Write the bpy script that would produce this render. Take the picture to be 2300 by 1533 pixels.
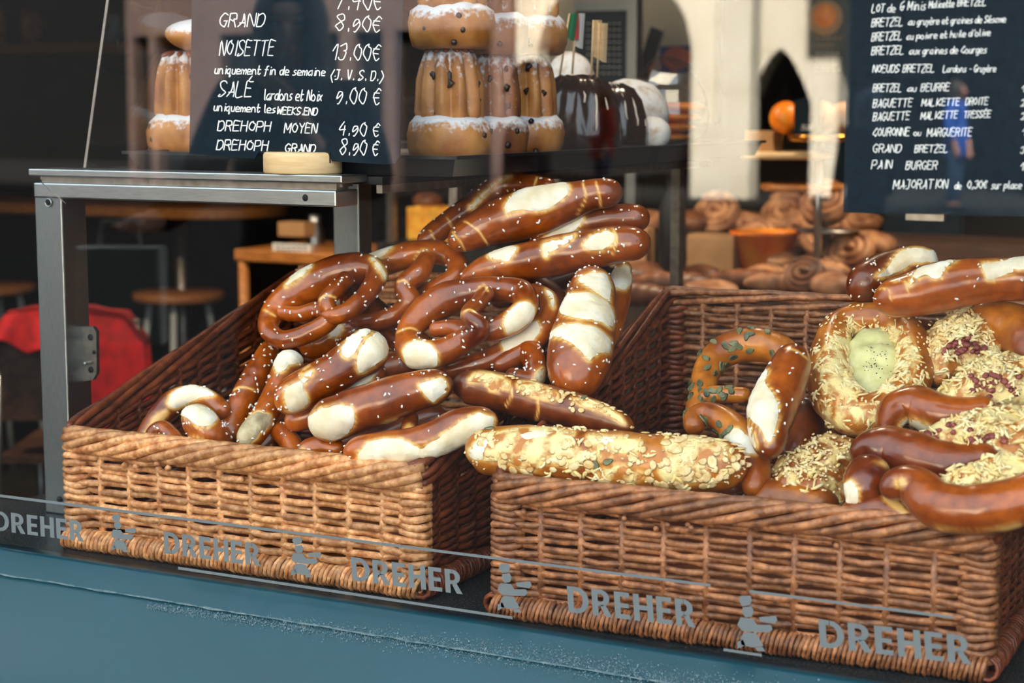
import bpy, math, random
from mathutils import Vector as V, Matrix, noise
random.seed(7)
sc = bpy.context.scene
for o in list(bpy.data.objects): bpy.data.objects.remove(o)
# ------------------------------------------------------------------ camera
F = 4000.0
YAW, TILT = math.radians(28), math.atan(532.5/4000)
CAM = V((0, -1.562, 1.42))
FW = V((-math.sin(YAW)*math.cos(TILT), math.cos(YAW)*math.cos(TILT), -math.sin(TILT)))
RT = V((math.cos(YAW), math.sin(YAW), 0))
UP = RT.cross(FW)
cd = bpy.data.cameras.new('camera'); cam = bpy.data.objects.new('camera', cd); sc.collection.objects.link(cam)
m3 = Matrix((RT, UP, -FW)).transposed()
cam.matrix_world = Matrix.Translation(CAM) @ m3.to_4x4()
cd.sensor_width = 36; cd.lens = 36*F/2300; cd.clip_start = 0.05; cd.clip_end = 300
cd.dof.use_dof = True; cd.dof.focus_distance = 1.93; cd.dof.aperture_fstop = 6.8
sc.camera = cam
# ------------------------------------------------------------------ world, sun, exposure
w = bpy.data.worlds.new('sky'); sc.world = w; w.use_nodes = True
bg = w.node_tree.nodes['Background']; bg.inputs[0].default_value = (0.80, 0.92, 1.0, 1); bg.inputs[1].default_value = 3.1
sd = bpy.data.lights.new('sun', 'SUN'); sd.energy = 52; sd.angle = math.radians(3); sd.color = (1, .93, .82)
so = bpy.data.objects.new('sun', sd); sc.collection.objects.link(so)
so.rotation_euler = V((-0.35, -1.0, -0.95)).to_track_quat('-Z', 'Y').to_euler()
pd = bpy.data.lights.new('window_portal', 'AREA'); pd.shape = 'RECTANGLE'; pd.size = 2.8; pd.size_y = 1.5; pd.cycles.is_portal = True
po = bpy.data.objects.new('window_portal', pd); sc.collection.objects.link(po)
po.location = (-1.35, -0.08, 1.65); po.rotation_euler = (math.radians(90), 0, 0)
vs = sc.view_settings; vs.view_transform = 'Standard'; vs.look = 'None'; vs.gamma = 1; vs.use_curve_mapping = False; vs.exposure = 0.1
sc.cycles.use_denoising = True; sc.cycles.max_bounces = 8; sc.cycles.transparent_max_bounces = 12; sc.cycles.diffuse_bounces = 4
sc.cycles.sample_clamp_indirect = 60; sc.cycles.caustics_reflective = False; sc.cycles.caustics_refractive = False
# ------------------------------------------------------------------ calibration helpers (pixel of the 2300x1533 photo -> point on a real plane)
def ray(px, py): return FW + RT*((px-1150)/F) - UP*((py-766.5)/F)
def on(px, py, ax, val):
    d = ray(px, py); i = 'xyz'.index(ax); return CAM + d*((val-CAM[i])/d[i])
def onp(px, py, P, N):
    d = ray(px, py); return CAM + d*((P-CAM).dot(N)/d.dot(N))
def deep(px, py, dist): return CAM + ray(px, py)*dist
def pix(P):
    q = P-CAM; z = q.dot(FW); return (1150+F*q.dot(RT)/z, 766.5-F*q.dot(UP)/z)
def depth(P): return (P-CAM).dot(FW)
# ------------------------------------------------------------------ materials
def srgb(r, g, b):
    f = lambda c: (c/255/12.92) if c <= 10 else ((c/255+.055)/1.055)**2.4
    return (f(r), f(g), f(b))
MATS = {}
def mat(name, c1, c2=None, rough=.5, metal=0, scale=20, bump=0, bscale=80, coat=0, emit=0, alpha=None, spec=.5, attr=None, stretch=None, lo=.35, hi=.65, trans=0, sss=0, speck=0, island=0):
    m = bpy.data.materials.new(name); m.use_nodes = True; nt = m.node_tree; N = nt.nodes; L = nt.links
    p = N['Principled BSDF']; c1 = tuple(c1)+(1,); MATS[name] = m
    p.inputs['Roughness'].default_value = rough; p.inputs['Metallic'].default_value = metal
    p.inputs['Coat Weight'].default_value = coat; p.inputs['Coat Roughness'].default_value = .12; p.inputs['Specular IOR Level'].default_value = spec
    if trans: p.inputs['Transmission Weight'].default_value = trans
    if sss:
        p.inputs['Subsurface Weight'].default_value = sss; p.inputs['Subsurface Radius'].default_value = (.006, .004, .002)
    tc = N.new('ShaderNodeTexCoord'); src = tc.outputs['Object']
    if stretch:
        mp = N.new('ShaderNodeMapping'); mp.inputs['Scale'].default_value = stretch; L.new(src, mp.inputs[0]); src = mp.outputs[0]
    out = None
    if c2 is not None:
        n = N.new('ShaderNodeTexNoise'); n.inputs['Scale'].default_value = scale; n.inputs['Detail'].default_value = 5; L.new(src, n.inputs['Vector'])
        r = N.new('ShaderNodeValToRGB'); r.color_ramp.elements[0].position = lo; r.color_ramp.elements[1].position = hi
        r.color_ramp.elements[0].color = c1; r.color_ramp.elements[1].color = tuple(c2)+(1,); L.new(n.outputs['Fac'], r.inputs[0]); out = r.outputs[0]
    if island and out:    # every cane a little lighter or darker than its neighbours
        g = N.new('ShaderNodeNewGeometry'); mi_ = N.new('ShaderNodeMapRange'); mi_.inputs[3].default_value = 1-island; mi_.inputs[4].default_value = 1+island*.55; L.new(g.outputs['Random Per Island'], mi_.inputs[0])
        mu = N.new('ShaderNodeMix'); mu.data_type = 'RGBA'; mu.blend_type = 'MULTIPLY'; mu.inputs[0].default_value = 1; L.new(out, mu.inputs[6]); L.new(mi_.outputs[0], mu.inputs[7]); out = mu.outputs[2]
    if speck and out:     # fine darker and lighter flecks baked into the surface
        n3 = N.new('ShaderNodeTexNoise'); n3.inputs['Scale'].default_value = speck; n3.inputs['Detail'].default_value = 3; L.new(src, n3.inputs['Vector'])
        r3 = N.new('ShaderNodeValToRGB'); r3.color_ramp.elements[0].position = .3; r3.color_ramp.elements[1].position = .62
        r3.color_ramp.elements[0].color = (.62, .52, .45, 1); r3.color_ramp.elements[1].color = (1, 1, 1, 1); L.new(n3.outputs['Fac'], r3.inputs[0])
        mu = N.new('ShaderNodeMix'); mu.data_type = 'RGBA'; mu.blend_type = 'MULTIPLY'; mu.inputs[0].default_value = 1; L.new(out, mu.inputs[6]); L.new(r3.outputs[0], mu.inputs[7]); out = mu.outputs[2]
    if attr:
        a = N.new('ShaderNodeAttribute'); a.attribute_name = 'pale'
        r2 = N.new('ShaderNodeValToRGB'); e = r2.color_ramp.elements
        e[0].position = 0; e[0].color = (1, 1, 1, 1); e[1].position = 1; e[1].color = tuple(attr[1])+(1,)
        mid = e.new(.5); mid.color = tuple(attr[0])+(1,)
        mx = N.new('ShaderNodeMix'); mx.data_type = 'RGBA'
        mr = N.new('ShaderNodeMapRange'); mr.inputs[1].default_value = .0; mr.inputs[2].default_value = .5; L.new(a.outputs['Fac'], mr.inputs[0])
        L.new(mr.outputs[0], mx.inputs[0])
        if out: L.new(out, mx.inputs[6])
        else: mx.inputs[6].default_value = c1
        rr = N.new('ShaderNodeMapRange'); rr.inputs[1].default_value = 0; rr.inputs[2].default_value = 1; rr.inputs[3].default_value = .5; L.new(a.outputs['Fac'], rr.inputs[0])
        L.new(rr.outputs[0], r2.inputs[0]); L.new(r2.outputs[0], mx.inputs[7]); out = mx.outputs[2]
    if out: L.new(out, p.inputs['Base Color'])
    else: p.inputs['Base Color'].default_value = c1
    if bump:
        n2 = N.new('ShaderNodeTexNoise'); n2.inputs['Scale'].default_value = bscale; n2.inputs['Detail'].default_value = 4; L.new(src, n2.inputs['Vector'])
        b = N.new('ShaderNodeBump'); b.inputs['Strength'].default_value = bump; b.inputs['Distance'].default_value = .002; L.new(n2.outputs['Fac'], b.inputs['Height']); L.new(b.outputs[0], p.inputs['Normal'])
    if emit:
        p.inputs['Emission Color'].default_value = c1; p.inputs['Emission Strength'].default_value = emit
    return m
GOLD, CREAM = srgb(214, 140, 48), srgb(240, 205, 130)
mat('crust', srgb(100, 32, 4), srgb(198, 100, 22), rough=.28, scale=9, lo=.32, hi=.7, speck=85, bump=.22, bscale=130, coat=.5, attr=(GOLD, CREAM))
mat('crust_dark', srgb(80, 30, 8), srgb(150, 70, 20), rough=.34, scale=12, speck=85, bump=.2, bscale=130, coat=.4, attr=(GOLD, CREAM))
mat('crust_gold', srgb(148, 70, 14), srgb(210, 130, 40), rough=.33, scale=18, speck=60, bump=.3, bscale=110, coat=.25, attr=(GOLD, CREAM))
mat('crumb', srgb(230, 214, 176), srgb(252, 246, 228), rough=.8, scale=35, bump=.5, bscale=190, sss=.15)
mat('crumb_grey', srgb(150, 132, 100), srgb(205, 190, 155), rough=.9, scale=60, bump=.8, bscale=240)
mat('salt', (.86, .84, .8), rough=.35)
mat('seed', srgb(58, 64, 44), srgb(122, 126, 88), rough=.45, scale=90)
mat('sesame', srgb(226, 196, 140), srgb(244, 226, 184), rough=.6, scale=200)
mat('cheese', srgb(190, 118, 44), srgb(246, 226, 158), rough=.42, scale=55, bump=1, bscale=100, coat=.15, lo=.41, hi=.55)
mat('cheese_toast', srgb(156, 84, 24), srgb(240, 212, 140), rough=.38, scale=70, bump=1, bscale=100, coat=.3, lo=.47, hi=.6)
mat('cheese_shred', srgb(236, 206, 132), srgb(250, 236, 186), rough=.5, scale=60)
mat('cheese_melt', srgb(206, 206, 140), srgb(236, 232, 176), rough=.5, scale=45, bump=.5, bscale=120)
mat('bacon', srgb(110, 42, 38), srgb(160, 82, 74), rough=.4, scale=80)
mat('pepper', srgb(50, 44, 26), rough=.7)
mat('almond', srgb(214, 176, 112), srgb(244, 220, 168), rough=.5, scale=120)
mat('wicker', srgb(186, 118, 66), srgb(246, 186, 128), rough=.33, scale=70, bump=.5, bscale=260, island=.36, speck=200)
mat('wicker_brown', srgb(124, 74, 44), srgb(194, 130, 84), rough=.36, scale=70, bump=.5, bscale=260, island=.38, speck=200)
mat('wicker_shade_brown', srgb(96, 44, 22), srgb(140, 68, 36), rough=.38, scale=70, bump=.5, bscale=260, island=.38)  # darker cane for sides and inside: brown with shade put into the colour
mat('steel', (.36, .39, .40), (.50, .53, .54), rough=.32, metal=1, scale=60, stretch=(1, 40, 40), bump=.06, bscale=120)
mat('steel_v', (.24, .27, .28), (.33, .36, .37), rough=.36, metal=1, scale=60, stretch=(40, 40, 1), bump=.06, bscale=120)
mat('steel_dark', (.25, .22, .19), (.34, .31, .28), rough=.4, metal=1, scale=80)
mat('hole', (.005, .005, .005), rough=.8)
mat('slate', srgb(10, 26, 36), srgb(14, 33, 44), rough=.5, spec=.12, scale=120, bump=.05, bscale=500)
mat('slate_edge', srgb(18, 22, 26), rough=.5)
mat('ink', (.9, .9, .88), rough=.6)
mat('wood_pale', srgb(222, 184, 132), srgb(236, 204, 156), rough=.5, scale=14, stretch=(2, 2, 14))
mat('wood_warm', srgb(150, 92, 40), srgb(190, 122, 58), rough=.45, scale=10, stretch=(2, 12, 12))
mat('wood_dark', srgb(58, 36, 22), srgb(88, 56, 34), rough=.5, scale=8, stretch=(1, 10, 10))
mat('tray', (.012, .013, .015), rough=.4)
mat('granite', srgb(12, 17, 20), srgb(96, 106, 110), rough=.4, spec=.15, scale=420, lo=.5, hi=.72)
mat('blue_panel', srgb(8, 62, 76), srgb(12, 70, 86), rough=.3, scale=2, coat=.1, spec=.35)
mat('bead', srgb(120, 140, 146), srgb(60, 100, 116), rough=.7, scale=120, bump=1, bscale=200)
mat('dirt', srgb(104, 136, 150), srgb(136, 158, 166), rough=.8, scale=90)
mat('decal', srgb(92, 100, 104), rough=.6)
mat('brioche', srgb(150, 82, 30), srgb(210, 144, 76), rough=.5, scale=22, bump=.5, bscale=70, coat=.1)
mat('brioche_dark', srgb(110, 60, 32), srgb(164, 102, 58), rough=.55, scale=22, bump=.5, bscale=70, coat=.1)
mat('raisin', srgb(30, 16, 14), srgb(60, 34, 26), rough=.4, scale=90)
mat('almond_skin', srgb(120, 56, 30), srgb(160, 86, 48), rough=.5, scale=90)
mat('chocolate', srgb(34, 16, 10), srgb(58, 30, 18), rough=.22, scale=14, bump=.25, bscale=50, coat=.6)
mat('icing', srgb(240, 226, 206), rough=.4)
mat('sugar', srgb(206, 184, 160), srgb(250, 246, 242), rough=.9, scale=45, lo=.3, hi=.5, bump=1, bscale=90)
mat('wall_brown', srgb(52, 38, 28), srgb(70, 50, 36), rough=.7, scale=3)
mat('wall_cream', srgb(196, 186, 164), srgb(210, 200, 178), rough=.8, scale=3)
mat('floor_dark', srgb(52, 46, 40), srgb(70, 62, 54), rough=.5, scale=4)
mat('ceiling', srgb(180, 172, 160), rough=.9)
mat('facade', srgb(60, 74, 80), rough=.6)
mat('asphalt', srgb(40, 40, 41), srgb(52, 51, 50), rough=.9, scale=6, spec=.1)
mat('stone_white', srgb(232, 222, 200), srgb(244, 236, 218), rough=.9, scale=2)
mat('stone_pink', srgb(104, 84, 80), srgb(114, 94, 88), rough=.9, scale=2)
mat('shop_dark', srgb(20, 21, 23), rough=.5)
mat('leg_lit_grey', srgb(190, 196, 192), rough=.35)  # pale flat grey puts the light on the steel legs into their colour
mat('red_cloth', srgb(190, 8, 16), srgb(150, 4, 10), rough=.85, scale=30)
mat('black', srgb(18, 18, 20), rough=.5)
mat('paper', srgb(226, 222, 214), rough=.8)
mat('card', srgb(170, 128, 84), srgb(186, 144, 98), rough=.8, scale=20)
mat('skin', srgb(214, 156, 130), srgb(224, 170, 144), rough=.5, scale=20)
mat('coat_dark', srgb(28, 26, 30), rough=.85)
mat('coat_blue', srgb(20, 84, 190), rough=.8)
mat('hood_grey', srgb(120, 128, 150), rough=.9)
mat('hair', srgb(34, 24, 20), rough=.6)
mat('jeans', srgb(40, 70, 110), rough=.9)
mat('orange', srgb(245, 112, 10), srgb(252, 158, 40), rough=.4, scale=20)
mat('yellow', srgb(244, 186, 60), srgb(230, 150, 40), rough=.5, scale=30)
mat('pastry', srgb(120, 68, 38), srgb(206, 150, 104), rough=.55, scale=24, bump=.6, bscale=70)
mat('pastry_dark', srgb(84, 46, 24), srgb(140, 84, 44), rough=.5, scale=24, bump=.6, bscale=70)
mat('pink_poster', srgb(230, 120, 90), rough=.6)
mat('blue_poster', srgb(40, 70, 150), rough=.6)
mat('flag_green', srgb(20, 130, 80), rough=.6)
mat('flag_red', srgb(200, 40, 40), rough=.6)
mat('lamp_glow', (1, .72, .42), emit=14)
mat('brass', srgb(196, 140, 60), rough=.25, metal=1)
def glassy(name, r0, tint=(1, 1, 1), rough=0.0, alpha=0):
    m = bpy.data.materials.new(name); m.use_nodes = True; nt = m.node_tree; N = nt.nodes; L = nt.links; N.clear(); MATS[name] = m
    o = N.new('ShaderNodeOutputMaterial'); t = N.new('ShaderNodeBsdfTransparent'); t.inputs[0].default_value = tint+(1,)
    g = N.new('ShaderNodeBsdfGlossy'); g.inputs['Roughness'].default_value = rough
    lw = N.new('ShaderNodeLayerWeight'); p5 = N.new('ShaderNodeMath'); p5.operation = 'POWER'; p5.inputs[1].default_value = 5; L.new(lw.outputs['Facing'], p5.inputs[0])
    mr = N.new('ShaderNodeMapRange'); mr.inputs[3].default_value = r0; mr.inputs[4].default_value = 1; L.new(p5.outputs[0], mr.inputs[0])
    mx = N.new('ShaderNodeMixShader'); L.new(mr.outputs[0], mx.inputs[0]); L.new(t.outputs[0], mx.inputs[1]); L.new(g.outputs[0], mx.inputs[2]); L.new(mx.outputs[0], o.inputs[0])
    return m
glassy('glass', .048, (.985, .99, .99))
glassy('acrylic', .05, (.97, .97, .96))
glassy('cellophane', .14, (.95, .95, .95), .08)
def dusted(name, base, c1, c2, lo, hi):
    """crust with icing sugar lying on the faces that look up"""
    m = MATS[base].copy(); m.name = name; MATS[name] = m; N = m.node_tree.nodes; L = m.node_tree.links; p = N['Principled BSDF']
    old = p.inputs['Base Color'].links[0].from_socket
    g = N.new('ShaderNodeNewGeometry'); s = N.new('ShaderNodeSeparateXYZ'); L.new(g.outputs['Normal'], s.inputs[0])
    tc = N.new('ShaderNodeTexCoord'); n = N.new('ShaderNodeTexNoise'); n.inputs['Scale'].default_value = 150; n.inputs['Detail'].default_value = 6; L.new(tc.outputs['Object'], n.inputs['Vector'])
    a = N.new('ShaderNodeMath'); a.operation = 'MULTIPLY_ADD'; L.new(n.outputs['Fac'], a.inputs[0]); a.inputs[1].default_value = 1.3; L.new(s.outputs['Z'], a.inputs[2])
    r = N.new('ShaderNodeMapRange'); r.inputs[1].default_value = lo; r.inputs[2].default_value = hi; L.new(a.outputs[0], r.inputs[0])
    mx = N.new('ShaderNodeMix'); mx.data_type = 'RGBA'; L.new(r.outputs[0], mx.inputs[0]); L.new(old, mx.inputs[6]); mx.inputs[7].default_value = (.88, .88, .9, 1); L.new(mx.outputs[2], p.inputs['Base Color'])
dusted('brioche_sugar', 'brioche', 0, 0, .92, 1.3)
dusted('brioche_dark_sugar', 'brioche_dark', 0, 0, .86, 1.3)
# ------------------------------------------------------------------ object helpers
def tag(o, label=None, cat=None, group=None, kind=None):
    if label: o['label'] = label
    if cat: o['category'] = cat
    if group: o['group'] = group
    if kind: o['kind'] = kind
    return o
def thing(name, label, cat, loc=(0, 0, 0), group=None):
    o = bpy.data.objects.new(name, None); sc.collection.objects.link(o); o.location = loc; o.empty_display_size = .05
    return tag(o, label, cat, group)
def dup(root, delta, label=None, group=None, rz=0):
    def cp(o, par):
        c = o.copy(); sc.collection.objects.link(c)
        if par: inv = o.matrix_parent_inverse.copy(); c.parent = par; c.matrix_parent_inverse = inv
        for ch in o.children: cp(ch, c)
        return c
    r = cp(root, None); r.location = root.location+V(delta); r.rotation_euler.z += rz
    if label: r['label'] = label
    if group: r['group'] = group
    return r
class M:
    def __init__(s): s.v = []; s.f = []
    def add(s, vs, fs):
        n = len(s.v); s.v += [V(a) for a in vs]; s.f += [tuple(i+n for i in f) for f in fs]
    def quad(s, a, b, c, d): s.add([a, b, c, d], [(0, 1, 2, 3)])
    def box(s, lo, hi):
        x0, y0, z0 = lo; x1, y1, z1 = hi
        s.add([(x0, y0, z0), (x1, y0, z0), (x1, y1, z0), (x0, y1, z0), (x0, y0, z1), (x1, y0, z1), (x1, y1, z1), (x0, y1, z1)],
              [(0, 3, 2, 1), (4, 5, 6, 7), (0, 1, 5, 4), (1, 2, 6, 5), (2, 3, 7, 6), (3, 0, 4, 7)])
    def obox(s, c, u, v, w):     # centre and three half axes
        P = [c+u*a+v*b+w*d for d in (-1, 1) for a, b in ((-1, -1), (1, -1), (1, 1), (-1, 1))]
        s.add(P, [(0, 3, 2, 1), (4, 5, 6, 7), (0, 1, 5, 4), (1, 2, 6, 5), (2, 3, 7, 6), (3, 0, 4, 7)])
    def tube(s, pts, r, k=8, closed=False, cap=True):
        n = len(pts); pts = [V(p) for p in pts]; rr = r if isinstance(r, (list, tuple)) else [r]*n
        vs = []; fs = []; N0 = None
        for i in range(n):
            a = pts[(i-1) % n] if closed else pts[max(i-1, 0)]; b = pts[(i+1) % n] if closed else pts[min(i+1, n-1)]
            t = (b-a).normalized() if (b-a).length > 1e-9 else V((0, 0, 1))
            if N0 is None: N0 = t.orthogonal().normalized()
            N0 = N0-t*N0.dot(t)
            N0 = N0.normalized() if N0.length > 1e-6 else t.orthogonal().normalized()
            B = t.cross(N0)
            vs += [pts[i]+(N0*math.cos(2*math.pi*j/k)+B*math.sin(2*math.pi*j/k))*rr[i] for j in range(k)]
        for i in range(n if closed else n-1):
            for j in range(k): fs.append((i*k+j, i*k+(j+1) % k, ((i+1) % n)*k+(j+1) % k, ((i+1) % n)*k+j))
        if cap and not closed: fs += [tuple(range(k))[::-1], tuple(range((n-1)*k, n*k))]
        s.add(vs, fs)
    def lathe(s, c, prof, k=24, fl=0, nf=12, ax=None, twist=0):
        c = V(c); vs = []; fs = []
        for (r, z, *q) in prof:
            g = q[0] if q else 0
            for j in range(k):
                a = 2*math.pi*j/k; rr = r*(1+g*(abs(math.cos(nf*a/2+twist*z))-.6))
                vs.append(c+V((rr*math.cos(a), rr*math.sin(a), z)))
        n = len(prof)
        for i in range(n-1):
            for j in range(k): fs.append((i*k+j, i*k+(j+1) % k, (i+1)*k+(j+1) % k, (i+1)*k+j))
        fs += [tuple(range(k))[::-1], tuple(range((n-1)*k, n*k))]
        s.add(vs, fs)
    def blob(s, c, a, b, d, ku=10, kv=6, nz=0, sc_=30, sq=1):   # ellipsoid with half axes a b d (vectors)
        vs = [c-d]; fs = []
        for i in range(1, kv):
            ph = -math.pi/2+math.pi*i/kv
            for j in range(ku):
                th = 2*math.pi*j/ku; p = a*(math.cos(th)*math.cos(ph))+b*(math.sin(th)*math.cos(ph))+d*math.sin(ph)
                if nz: p = p*(1+nz*noise.noise((c+p)*sc_))
                vs.append(c+p)
        vs.append(c+d); n = len(vs)-1
        for j in range(ku):
            fs.append((0, 1+(j+1) % ku, 1+j)); fs.append((n, n-ku+j, n-ku+(j+1) % ku))
        for i in range(kv-2):
            for j in range(ku): q = 1+i*ku; fs.append((q+j, q+(j+1) % ku, q+ku+(j+1) % ku, q+ku+j))
        s.add(vs, fs)
def link(name, b, mt, parent=None, smooth=True, rot=None):
    me = bpy.data.meshes.new(name); me.from_pydata([tuple(v) for v in b.v], [], b.f); me.materials.append(MATS[mt] if isinstance(mt, str) else mt)
    if smooth: me.polygons.foreach_set('use_smooth', [True]*len(me.polygons))
    o = bpy.data.objects.new(name, me); sc.collection.objects.link(o)
    if parent is not None:
        o.parent = parent
        if not parent.parent: o.matrix_parent_inverse = Matrix.Translation(-V(parent.location))
    return o
def bevel(o, w_=.002, seg=2):
    b = o.modifiers.new('bevel', 'BEVEL'); b.width = w_; b.segments = seg; b.limit_method = 'ANGLE'; return o
def struct(name, b, mt, smooth=False): return tag(link(name, b, mt, None, smooth), kind='structure')
def single(name, b, mt, label, cat, group=None, smooth=True): return tag(link(name, b, mt, None, smooth), label, cat, group)
def cat_rom(p, n, closed=False):
    """sample a list of tuples along a Catmull-Rom curve, n steps per span"""
    k = len(p); out = []
    for i in range(k if closed else k-1):
        q = [p[(i+d) % k] if closed else p[min(max(i+d, 0), k-1)] for d in (-1, 0, 1, 2)]
        for s_ in range(n):
            t = s_/n; out.append(tuple(.5*((2*b)+(-a+c)*t+(2*a-5*b+4*c-d)*t*t+(-a+3*b-3*c+d)*t**3) for a, b, c, d in zip(*q)))
    if not closed: out.append(tuple(p[-1]))
    return out
def inpoly(x, y, P):
    c = False; j = len(P)-1
    for i in range(len(P)):
        xi, yi = P[i]; xj, yj = P[j]
        if (yi > y) != (yj > y) and x < (xj-xi)*(y-yi)/(yj-yi)+xi: c = not c
        j = i
    return c
# ------------------------------------------------------------------ the shop shell
CZ = .9; G = on(1150, 1420, 'z', .9).y                                    # height of the display counter
X0, X1, Y1, ZC = -6.2, 2.6, 6.2, 2.9       # room
def slab(name, lo, hi, mt): b = M(); b.box(lo, hi); return struct(name, b, mt)
slab('floor', (X0, 0, -.1), (X1, Y1, 0), 'floor_dark')
slab('ceiling', (X0, 0, ZC), (X1, Y1, ZC+.1), 'ceiling')
slab('wall_left', (X0-.1, -.05, 0), (X0, Y1, ZC), 'wall_brown')
slab('wall_right', (X1, -.05, 0), (X1+.1, Y1, ZC), 'wall_brown')
b = M(); b.box((X0, Y1, 0), (X1, Y1+.1, ZC)); struct('wall_back', b, 'wall_brown')
b = M()
b.box((-60, G-.05, 2.35), (30, G+.1, 22.2)); b.box((X0-54, G-.05, 0), (-2.75, G+.1, 2.35)); b.box((.05, G-.05, 0), (30, G+.1, 2.35))  # unseen upper front, roof and right pier shaped to shade street and baskets
b.box((-60, G+.1, 22.0), (30, 9, 22.2)); b.box((-2.75, G+.031, 0), (.05, G+.09, CZ-.06))
struct('wall_front', b, 'facade')
# window: one big pane, its blue-backed lower band
b = M(); b.box((-2.75, G-.005, CZ-.55), (.05, G+.001, 2.35)); wg = struct('window_1', b, 'glass')
b = M(); b.box((-2.75, G+.004, CZ-.55), (.05, G+.03, CZ+.001)); blue = tag(link('trim_1', b, 'blue_panel'), kind='structure')
def strip_px(pts, y, t, mt, name, parent):
    """a smear lying on a plane y = const: pts are (px, py_top, py_bottom)"""
    b = M()
    for (a0, t0, u0), (a1, t1, u1) in zip(pts, pts[1:]):
        P = [on(a0, t0, 'y', y), on(a1, t1, 'y', y), on(a1, u1, 'y', y), on(a0, u0, 'y', y)]
        Q = [p-V((0, t, 0)) for p in P]
        b.add(P+Q, [(0, 1, 2, 3), (4, 7, 6, 5), (0, 4, 5, 1), (2, 6, 7, 3)])
    return link(name, b, mt, parent, False)
rnd = random.Random(3)
pts = []
for i in range(160):
    x = -60+i*16; yy = 1287+.163*x
    pts.append((x, yy-1.2+2.2*noise.noise((x*.013, 1, 0)), yy+2.0+3*noise.noise((x*.02, 5, 0))))
o = strip_px(pts, G+.0035, .0015, 'bead', 'sealant_line', None)
tag(o, 'thin pale sealant line running along the top of the blue window band', 'sealant line')
b = M()
for i in range(9000):
    x = rnd.uniform(330, 2350); t = min(1, (x-330)/900)
    yy = 1306+.163*x-26*t+rnd.gauss(0, 4+12*t); s_ = rnd.uniform(.4, 1.5)
    c = on(x, yy, 'y', G+.0032); b.add([c+V((rnd.uniform(-1, 1), 0, rnd.uniform(-1, 1)))*.0010*s_ for _ in range(4)], [(0, 1, 2, 3)])
tag(link('dust_specks', b, 'dirt', None, False), 'band of pale dried dust specks on the blue window band', 'dust', kind='stuff')
# counter
b = M(); b.box((-2.74, G+.031, CZ-.035), (.04, .17, CZ)); b.box((-1.66, .17, CZ-.035), (.04, .85, CZ)); ct = single('granite_counter', b, 'granite', 'dark speckled granite window counter under both wicker baskets', 'counter', smooth=False)
b = M(); b.box((-1.6, .12, 0), (0, .8, CZ-.036)); link('counter_base', b, 'black', ct, False)

# ------------------------------------------------------------------ outside: street and the buildings the pane mirrors
slab('street', (-60, -42, -.12), (30, -.05, -.02), 'asphalt')
def mx(u, Yd):                                # where a mirrored pixel column meets the plane y=-Yd outside
    return on(u, 234, 'y', Yd).x
def mz(u, v, Yd): return on(u, v, 'y', Yd).z
def arch_wall(name, yd, th, x_l, x_r, ztop, openings, mt, label, point=0):
    """wall with arched openings (x0, x1, spring height, top height) as one mesh"""
    b = M(); xs = x_l; root = thing(name, label, 'building', ((x_l+x_r)/2, -yd, 0))
    for (a, c, zs, zt) in openings:
        b.box((xs, -yd-th, 0), (a, -yd, ztop)); n = 24; pr = None
        for i in range(n+1):
            u = i/n; x = a+(c-a)*u
            q = abs(2*u-1)
            z = zs+(zt-zs)*(math.sqrt(max(0, 1-q*q)) if not point else (1-q**1.6))
            if pr:
                x0, z0 = pr
                b.add([(x0, -yd, z0), (x, -yd, z), (x, -yd, ztop), (x0, -yd, ztop), (x0, -yd-th, z0), (x, -yd-th, z), (x, -yd-th, ztop), (x0, -yd-th, ztop)],
                      [(0, 1, 2, 3), (4, 7, 6, 5), (0, 4, 5, 1), (2, 6, 7, 3)])
            pr = (x, z)
        xs = c
    b.box((xs, -yd-th, 0), (x_r, -yd, ztop))
    link('arcade_wall', b, mt, root, False); return root
Y = 24.0
arc = arch_wall('arcade_building', Y, .35, mx(1166, Y), 6, 7.5, [(mx(1214, Y), mx(1558, Y), mz(1400, 110, Y), mz(1400, -60, Y)), (mx(1690, Y), mx(2400, Y), mz(1800, 60, Y)+1.6, 5.5), (mx(2560, Y), mx(2900, Y), 2.2, 3.6)], 'stone_white', 'white arcade with round arches across the street, mirrored in the window')
Yi = 25.3
b = M(); x_a, x_c = mx(1686, Yi), mx(1832, Yi)
inner = arch_wall('arcade_passage', Yi, .5, mx(1640, Yi), mx(1885, Yi), 5.2, [(mx(1686, Yi), mx(1826, Yi), mz(1750, 230, Yi), mz(1750, 110, Yi))], 'stone_white', 'white inner arcade wall with a pointed opening, mirrored above the tiered stand', 1)
slab('wall_far', (-45, -34.4, -.1), (10, -34, 14), 'shop_dark')
b = M(); b.box((mx(1150, Y)+.2, -33.9, 3.9), (8, -26.2, 4.1)); link('arcade_ceiling', b, 'shop_dark', arc, False)
ph = thing('town_house', 'pinkish town house with dark shop windows, mirrored on the left price board', 'building', (-20, -24, 0))
xl, xr = mx(296, Y), mx(1158, Y)
b = M(); cols = [(xl, mx(312, Y)), (mx(345, Y), mx(362, Y)), (mx(425, Y), mx(505, Y)), (mx(590, Y), mx(620, Y)), (mx(770, Y), mx(805, Y)), (mx(868, Y), mx(896, Y)), (mx(1110, Y), xr)]
zt = mz(600, 75, Y); zu = mz(600, 20, Y)
for a, c in cols: q = M(); q.box((a, -24.3, 0), (c, -24, zt)); link('pillar', q, 'stone_pink', ph, False)
b.box((xl, -24.3, zt), (xr, -24, 8))
link('house_wall', b, 'stone_pink', ph, False)
for k in range(8):
    x = xl+.9+k*1.7; c = M(); c.box((x, -24.02, zu+.3), (x+.9, -23.985, zu+1.7)); link('window', c, 'shop_dark', ph, False)
for (a, c), (d, e) in zip(cols, cols[1:]):
    q = M(); q.box((c, -24.29, 0), (d, -24.24, zt)); link('shop_window', q, 'shop_dark', ph, False)

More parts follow.
